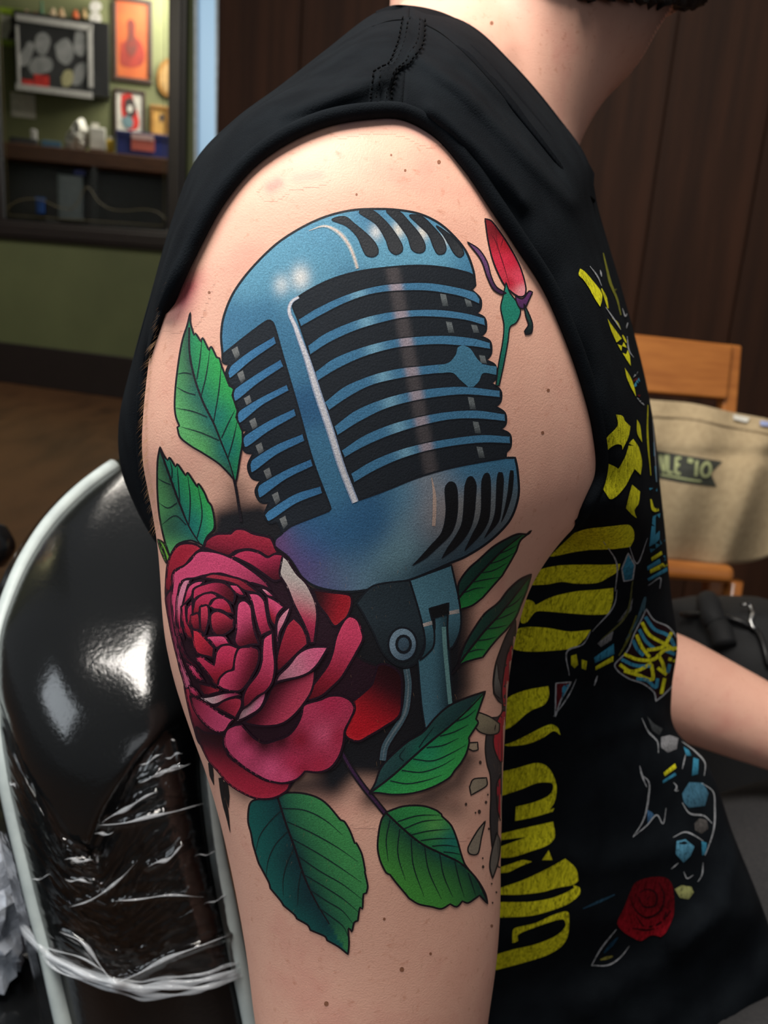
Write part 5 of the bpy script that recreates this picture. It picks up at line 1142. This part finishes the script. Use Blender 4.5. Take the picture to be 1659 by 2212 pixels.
bc = W(300, 2600, .60); bc[2] = 0
mesh_obj('pedestal', *join([tube_verts([bc + ZUP * .03, bc + ZUP * .22, bc + ZUP * .42], [.05, .045, .05], 20), tube_verts([bc, bc + ZUP * .01, bc + ZUP * .03], [.28, .28, .05], 32)]), simple('chrome_base', (170, 172, 174), None, .2, metal=1), tchair)
mesh_obj('seat', *boxv(bc + ZUP * .46 + np.array([-.16, .12, 0]), (.2, 0, 0), (0, .24, 0), ZUP * .045), M_VINYL, tchair); bevel_obj(bpy.data.objects['seat'], .03, 4)
# cling film wrapped round it
M_FILM, _nt, _b = new_mat('cling_film')
_t = N(_nt, 'ShaderNodeBsdfTransparent'); _g = N(_nt, 'ShaderNodeBsdfGlossy'); _g.inputs['Roughness'].default_value = .07; _g.inputs['Color'].default_value = (1, 1, 1, 1)
_lw = N(_nt, 'ShaderNodeFresnel'); _lw.inputs['IOR'].default_value = 1.5
_mx = N(_nt, 'ShaderNodeMixShader'); _nt.links.new(_lw.outputs[0], _mx.inputs[0]); _nt.links.new(_t.outputs[0], _mx.inputs[1]); _nt.links.new(_g.outputs[0], _mx.inputs[2])
_nt.links.new(_mx.outputs[0], _nt.nodes['Material Output'].inputs[0])
_bn = N(_nt, 'ShaderNodeBump'); _bn.inputs['Strength'].default_value = .35; _bn.inputs['Distance'].default_value = .002
_nz = noise(_nt, 34, 5, .55, stretch=(1.0, 1.0, 2.4)); _nt.links.new(_nz, _bn.inputs['Height']); _nt.links.new(_bn.outputs[0], _g.inputs['Normal'])
RID = [([(220, 1776), (260, 1755), (300, 1728), (340, 1712)], 9, .007), ([(212, 1780), (280, 1778), (330, 1762), (440, 1738)], 8, .006), ([(300, 1690), (350, 1670), (410, 1650)], 7, .005), ([(140, 1856), (200, 1860)], 9, .006), ([(320, 1872), (360, 1856), (396, 1826)], 9, .006), ([(150, 1960), (230, 1925), (290, 1865)], 6, .004), ([(140, 1900), (200, 1905)], 6, .004),
       ([(240, 1950), (300, 1940), (440, 1935)], 5, .003), ([(60, 2020), (110, 2085), (180, 2120)], 8, .006), ([(130, 2010), (180, 2040), (240, 2120)], 8, .006), ([(220, 2130), (300, 2105), (360, 2070), (500, 2020)], 8, .007), ([(230, 1500), (200, 1700), (150, 1850)], 6, .003), ([(290, 1560), (260, 1640), (225, 1770)], 5, .004), ([(380, 1600), (400, 1680)], 6, .004)]
fxs = np.linspace(.06, .99, 130); ft = np.linspace(0, 1, 190)
ftop = np.interp(fxs, [0, .12, .26, .32, .40, .50, .58, .68, .8, 1], [1440, 1450, 1500, 1650, 1800, 1845, 1770, 1660, 1560, 1510])
fbot = np.interp(fxs, [0, .12, .26, .40, .55, .75, 1], [1975, 2010, 2070, 2110, 2135, 2125, 2085])
FYY = ftop[None] * (1 - ft[:, None]) + fbot[None] * ft[:, None]; FXX = np.zeros((190, 130)); FDD = np.zeros_like(FXX)
for j in range(130):
    gx = np.array([np.interp(fxs[j], sc, GX[r]) for r in range(nr_)]); gdp = np.array([np.interp(fxs[j], sc, GD_[r]) for r in range(nr_)])
    FXX[:, j] = np.interp(FYY[:, j], q, gx); FDD[:, j] = np.interp(FYY[:, j], q, gdp) - .0015 - .005 * np.clip(ft * 8, 0, 1)
FDD -= gauss_ridges(FXX, FYY, RID) * .45
wr_ = np.random.normal(0, 1, (48, 33)); 
iy = np.linspace(0, 46.99, 190); ix = np.linspace(0, 31.99, 130); a0 = iy.astype(int); b0_ = ix.astype(int); ta = (iy - a0)[:, None]; tb = (ix - b0_)[None]
wn = (wr_[a0][:, b0_] * (1 - ta) * (1 - tb) + wr_[a0 + 1][:, b0_] * ta * (1 - tb) + wr_[a0][:, b0_ + 1] * (1 - ta) * tb + wr_[a0 + 1][:, b0_ + 1] * ta * tb)
FDD -= np.abs(wn) * .0004
film = mesh_obj('plastic_wrap', WN(FXX, FYY, FDD).reshape(-1, 3), [f[::-1] for f in grid_faces(190, 130)], M_FILM)
tag(film, 'clear crinkled plastic wrap stretched round the black chair', 'plastic wrap')
M_FOLD, _nt, _b = new_mat('folded_film')       # several layers of film: milky and glossy
_t = N(_nt, 'ShaderNodeBsdfTransparent'); _mx = N(_nt, 'ShaderNodeMixShader'); _mx.inputs[0].default_value = .26
_b.inputs['Base Color'].default_value = (.80, .84, .88, 1); _b.inputs['Roughness'].default_value = .12; _b.inputs['Specular IOR Level'].default_value = .9
_nt.links.new(_t.outputs[0], _mx.inputs[1]); _nt.links.new(_b.outputs[0], _mx.inputs[2]); _nt.links.new(_mx.outputs[0], _nt.nodes['Material Output'].inputs[0])
for dy, rad, dd in ((0, .0016, 0), (9, .0012, -.002), (-10, .0011, -.001), (17, .0010, .001), (24, .0008, .002), (-22, .0007, 0)):
    e = resample(np.array([(FXX[-1, j], FYY[-1, j] + dy * (.5 + .5 * math.sin(j * .045 + dy)) + 4 * math.sin(j * .11 + dy), FDD[-1, j] - .001 + dd) for j in range(2, 130, 6)]), 120)
    tube('rolled_edge', WN(e[:, 0], e[:, 1], e[:, 2]), rad * (1 + .35 * np.sin(np.arange(120) * .31 + dy)), M_FOLD, film, 8)
def film_pt(x, y, lift):
    k = np.argmin((FXX - x) ** 2 + (FYY - y) ** 2); return W(x, y, FDD.ravel()[k] - lift)
CRE = [r for r in RID if r[0][0][1] > 1640] + [([(300, 1655), (330, 1640), (352, 1625)], 5, 0), ([(330, 1680), (372, 1660), (412, 1648)], 6, 0), ([(355, 1640), (395, 1625)], 5, 0), ([(196, 1795), (215, 1802), (245, 1798)], 7, 0), ([(60, 1905), (110, 1890)], 3, 0), ([(20, 1690), (35, 1700)], 5, 0), ([(70, 2040), (150, 2060), (240, 2105)], 5, 0), ([(100, 2075), (200, 2120), (300, 2140), (370, 2120)], 6, 0), ([(420, 1850), (470, 1840)], 3, 0), ([(440, 1955), (500, 1930)], 4, 0), ([(390, 2110), (480, 2090), (530, 2070)], 5, 0)]
for pts, w, _a in CRE:
    pp = resample(np.array(pts, float), 40); tt = np.linspace(0, 1, 40)
    pp = pp + np.stack([np.zeros(40), 2.5 * np.sin(tt * 9 + w)], 1)
    tube('crease', [film_pt(x, y, .0015) for x, y in pp], .0001 * w * np.clip(np.sin(tt * math.pi) * (1 + .5 * np.sin(tt * 13 + w)), .08, 2), M_FOLD, film, 6)
# crumpled film scrap and dark armrest knob at the left border
M_SCRAP = simple('crumpled_film', (190, 196, 206), (150, 156, 168), .15, 40, bs=.8, bd=.01)
bm = bmesh.new(); bmesh.ops.create_icosphere(bm, subdivisions=4, radius=.034)
for v in bm.verts: v.co *= 1 + .20 * math.sin(v.co.x * 190 + 2 * math.sin(v.co.z * 170)) * math.cos(v.co.y * 160) + random.uniform(-.09, .09)
me = bpy.data.meshes.new('film_scrap'); bm.to_mesh(me); bm.free(); me.materials.append(M_SCRAP); o = bpy.data.objects.new('film_scrap', me); COL.objects.link(o); o.location = W(-40, 1990, .60); o.scale = (1, 1, 1.5)
tag(o, 'white crumpled ball of plastic film beside the chair', 'plastic scrap')
arm_ = empty('armrest', 'dark plastic-wrapped armrest knob at the left border', 'armrest')
ac = W(-32, 1180, .85); mesh_obj('pad', *tube_verts([ac + RCN[:, 0] * -.10, ac + RCN[:, 0] * -.05, ac, ac + RCN[:, 0] * .018, ac + RCN[:, 0] * .026], [.024, .026, .026, .020, .008], 24), M_VINYL, arm_)
mesh_obj('post', *tube_verts([ac + RCN[:, 0] * -.08, (ac + RCN[:, 0] * -.08) * np.array([1, 1, 0])], .015, 12), M_BLACKWOOD, arm_)

# ================================================================== wooden chair, tote bag and backpack at the right
M_OAK = simple('honey_wood', (178, 112, 52), (150, 88, 38), .28, 9, stretch=(1, 1, 8), coat=.3)
wch = empty('wooden_chair', 'honey coloured folding wooden chair behind the shirt', 'chair')
def pbox(name, x0, y0, x1, y1, x2, y2, x3, y3, d, th, mat, parent, bev=.004):
    """solid board: four photo corners at depth d, thickness th backwards"""
    A = [W(x0, y0, d), W(x1, y1, d), W(x2, y2, d), W(x3, y3, d)]; B = [p + raydir(830, 1100) * th for p in A]
    o = mesh_obj(name, A + B, [(3, 2, 1, 0), (4, 5, 6, 7), (0, 1, 5, 4), (1, 2, 6, 5), (2, 3, 7, 6), (3, 0, 4, 7)], mat, parent, False); bevel_obj(o, bev, 3); return o
pbox('top_rail', 1290, 712, 1585, 744, 1572, 862, 1290, 838, 1.36, .02, M_OAK, wch)
pbox('back_post', 1572, 742, 1604, 746, 1560, 1290, 1528, 1290, 1.37, .03, M_OAK, wch)
pbox('back_post', 1250, 708, 1290, 712, 1270, 1290, 1236, 1290, 1.37, .03, M_OAK, wch)
pbox('seat', 1230, 1190, 1590, 1222, 1590, 1262, 1230, 1236, 1.22, .30, M_OAK, wch, .01)
for x0, x1, dd in ((1566, 1604, 1.26), (1240, 1280, 1.26), (1540, 1570, 1.5), (1240, 1270, 1.5)):
    p0 = W(x0, 1255, dd); p1 = W(x1, 1255, dd); f0 = p0.copy(); f0[2] = 0; f0 += RCN[:, 0] * .03
    mesh_obj('leg', *tube_verts([(p0 + p1) / 2, f0 + (p1 - p0) / 2], .013, 10), M_OAK, wch)
M_CANVAS = simple('beige_canvas', (172, 152, 118), (156, 136, 104), .9, 120, bs=.4, bd=.001)
bag = empty('tote_bag', 'beige canvas tote bag with a dark banner print on the wooden chair', 'bag')
top = np.array([(1290, 845), (1395, 862), (1500, 872), (1580, 890), (1659, 905), (1740, 925)]); bot = np.array([(1290, 1196), (1395, 1206), (1470, 1214), (1560, 1220), (1625, 1214), (1690, 1190)])
tr, br = resample(top, 44), resample(bot, 44); nv = 34; V = []
for sgn in (0, 1):
    for j in range(nv):
        t = j / (nv - 1); p = tr * (1 - t) + br * t
        bul = .05 * math.sin(math.pi * min(1, .15 + t * .85)) * np.sin(np.linspace(.15, 3.0, 44)) ** .5
        fold = .010 * np.exp(-((p[:, 0] - 1560 - 110 * (1 - t)) / 26) ** 2) * (t > .15) - .008 * np.exp(-((p[:, 1] - 985) / 14) ** 2) + .005 * np.sin(p[:, 0] * .05 + t * 5)
        dd = 1.25 - bul - fold if sgn == 0 else 1.25 + bul * .8 + .012
        V.append(WN(p[:, 0], p[:, 1], dd))
V = np.vstack(V); F = grid_faces(nv, 44) + [f[::-1] for f in grid_faces(nv, 44, False, nv * 44)]
o = nv * 44
for c in range(43): F.append(((nv-1)*44 + c, (nv-1)*44 + c + 1, o + (nv-1)*44 + c + 1, o + (nv-1)*44 + c))
for r in range(nv - 1): F += [(r*44, (r+1)*44, o + (r+1)*44, o + r*44), (r*44 + 43, o + r*44 + 43, o + (r+1)*44 + 43, (r+1)*44 + 43)]
bagm = mesh_obj('body', V, F, M_CANVAS, bag)
BAG = Surf(bagm.data)
hemp = resample(np.array([(1290, 882), (1395, 897), (1500, 905), (1580, 922), (1659, 936), (1740, 955)], float), 60)
tube('hem', [BAG.hit(x, y, 3)[0] if BAG.hit(x, y, 3) else W(x, y, 1.2) for x, y in hemp], .003, M_CANVAS, bag, 8)
def bag_print(name, shapes, mat, lift):
    parts = []
    for P, w in shapes:
        if w: V2, T = ribbon(smooth_open(P, 6), w)
        else: V2, T = tri_fill(smooth_closed(np.array(P, float), [True] * len(P), 8), 14)
        co = []
        for x, y in V2:
            h = BAG.hit(x, y, 3); co.append(h[0] + h[1] * lift if h else W(x, y, 1.2))
        parts.append((co, [tuple(t) for t in T]))
    mesh_obj(name, *join(parts), mat, bag, False)
bag_print('banner', [([(1380, 966), (1470, 982), (1560, 998), (1534, 1022), (1547, 1051), (1470, 1042), (1380, 1024)], 0)], simple('dark_green_ink', (46, 48, 40), None, .8, 80), .0012)
KB = K(1330, 700, 3.568)
def st(s): return np.array([KB(*map(float, w.split(','))) for w in s.split()])
bag_print('lettering', [(st('340,1010 350,1090 370,1140'), 5), (st('378,1010 372,1140'), 5), (st('400,1010 400,1140'), 6), (st('400,1142 440,1148'), 6), (st('470,1030 462,1150'), 6), (st('470,1034 505,1042'), 6), (st('466,1088 495,1094'), 6), (st('462,1148 500,1156'), 6), (st('568,1040 562,1075'), 5), (st('588,1046 580,1080'), 5), (st('622,1060 612,1170'), 6),
           (st('700,1070 668,1090 652,1130 668,1170 700,1170 722,1130 716,1090 700,1070'), 6), (st('350,1160 450,1178 560,1198 650,1210'), 4)], simple('cream_ink', (160, 166, 116), None, .8), .0024)
tag_ = bag_print('paper_label', [([(1580, 898), (1618, 906), (1612, 916), (1580, 908)], 0)], M_PAPER, .004)
bag_print('blue_label', [([(1640, 912), (1662, 914), (1662, 924), (1640, 922)], 0)], simple('pale_blue_tag', (150, 160, 200), None, .6), .004)
M_NYLON = simple('black_nylon', (24, 25, 28), (18, 19, 21), .75, 300, bs=.3)
bp_ = empty('backpack', 'black nylon backpack with a zip below the tote bag', 'backpack')
rows = [(1290, 1490, 1640, 1.0, 1.0, .02), (1300, 1470, 1680, .99, .99, .06), (1340, 1455, 1740, .98, .98, .09), (1450, 1440, 1800, .97, .97, .11), (1600, 1430, 1830, .97, .97, .11), (1900, 1430, 1850, .98, .98, .11), (2150, 1440, 1840, 1.0, 1.0, .10), (2230, 1500, 1800, 1.0, 1.0, .05)]
bpm = mesh_obj('body', *loft(rows, 40, 60, 2.6), M_NYLON, bp_); BPK = Surf(bpm.data)
def on_bp(pts, lift=.004): return [(lambda h: h[0] + h[1] * lift if h else W(x, y, .9))(BPK.hit(x, y, 3)) for x, y in pts]
tube('zipper', on_bp(resample(np.array([(1480, 1330), (1560, 1335), (1630, 1365), (1659, 1440)], float), 40)), .003, M_CABBLK, bp_, 8)
tube('zip_pull', on_bp([(1602, 1322), (1618, 1320), (1624, 1335), (1618, 1350), (1622, 1362), (1628, 1366)], .008), .0022, simple('steel_pull', (190, 190, 190), None, .3, metal=1), bp_, 8)
tube('strap', on_bp(resample(np.array([(1530, 1310), (1545, 1340), (1560, 1370), (1570, 1400)], float), 20), .006), .012, M_NYLON, bp_, 10)
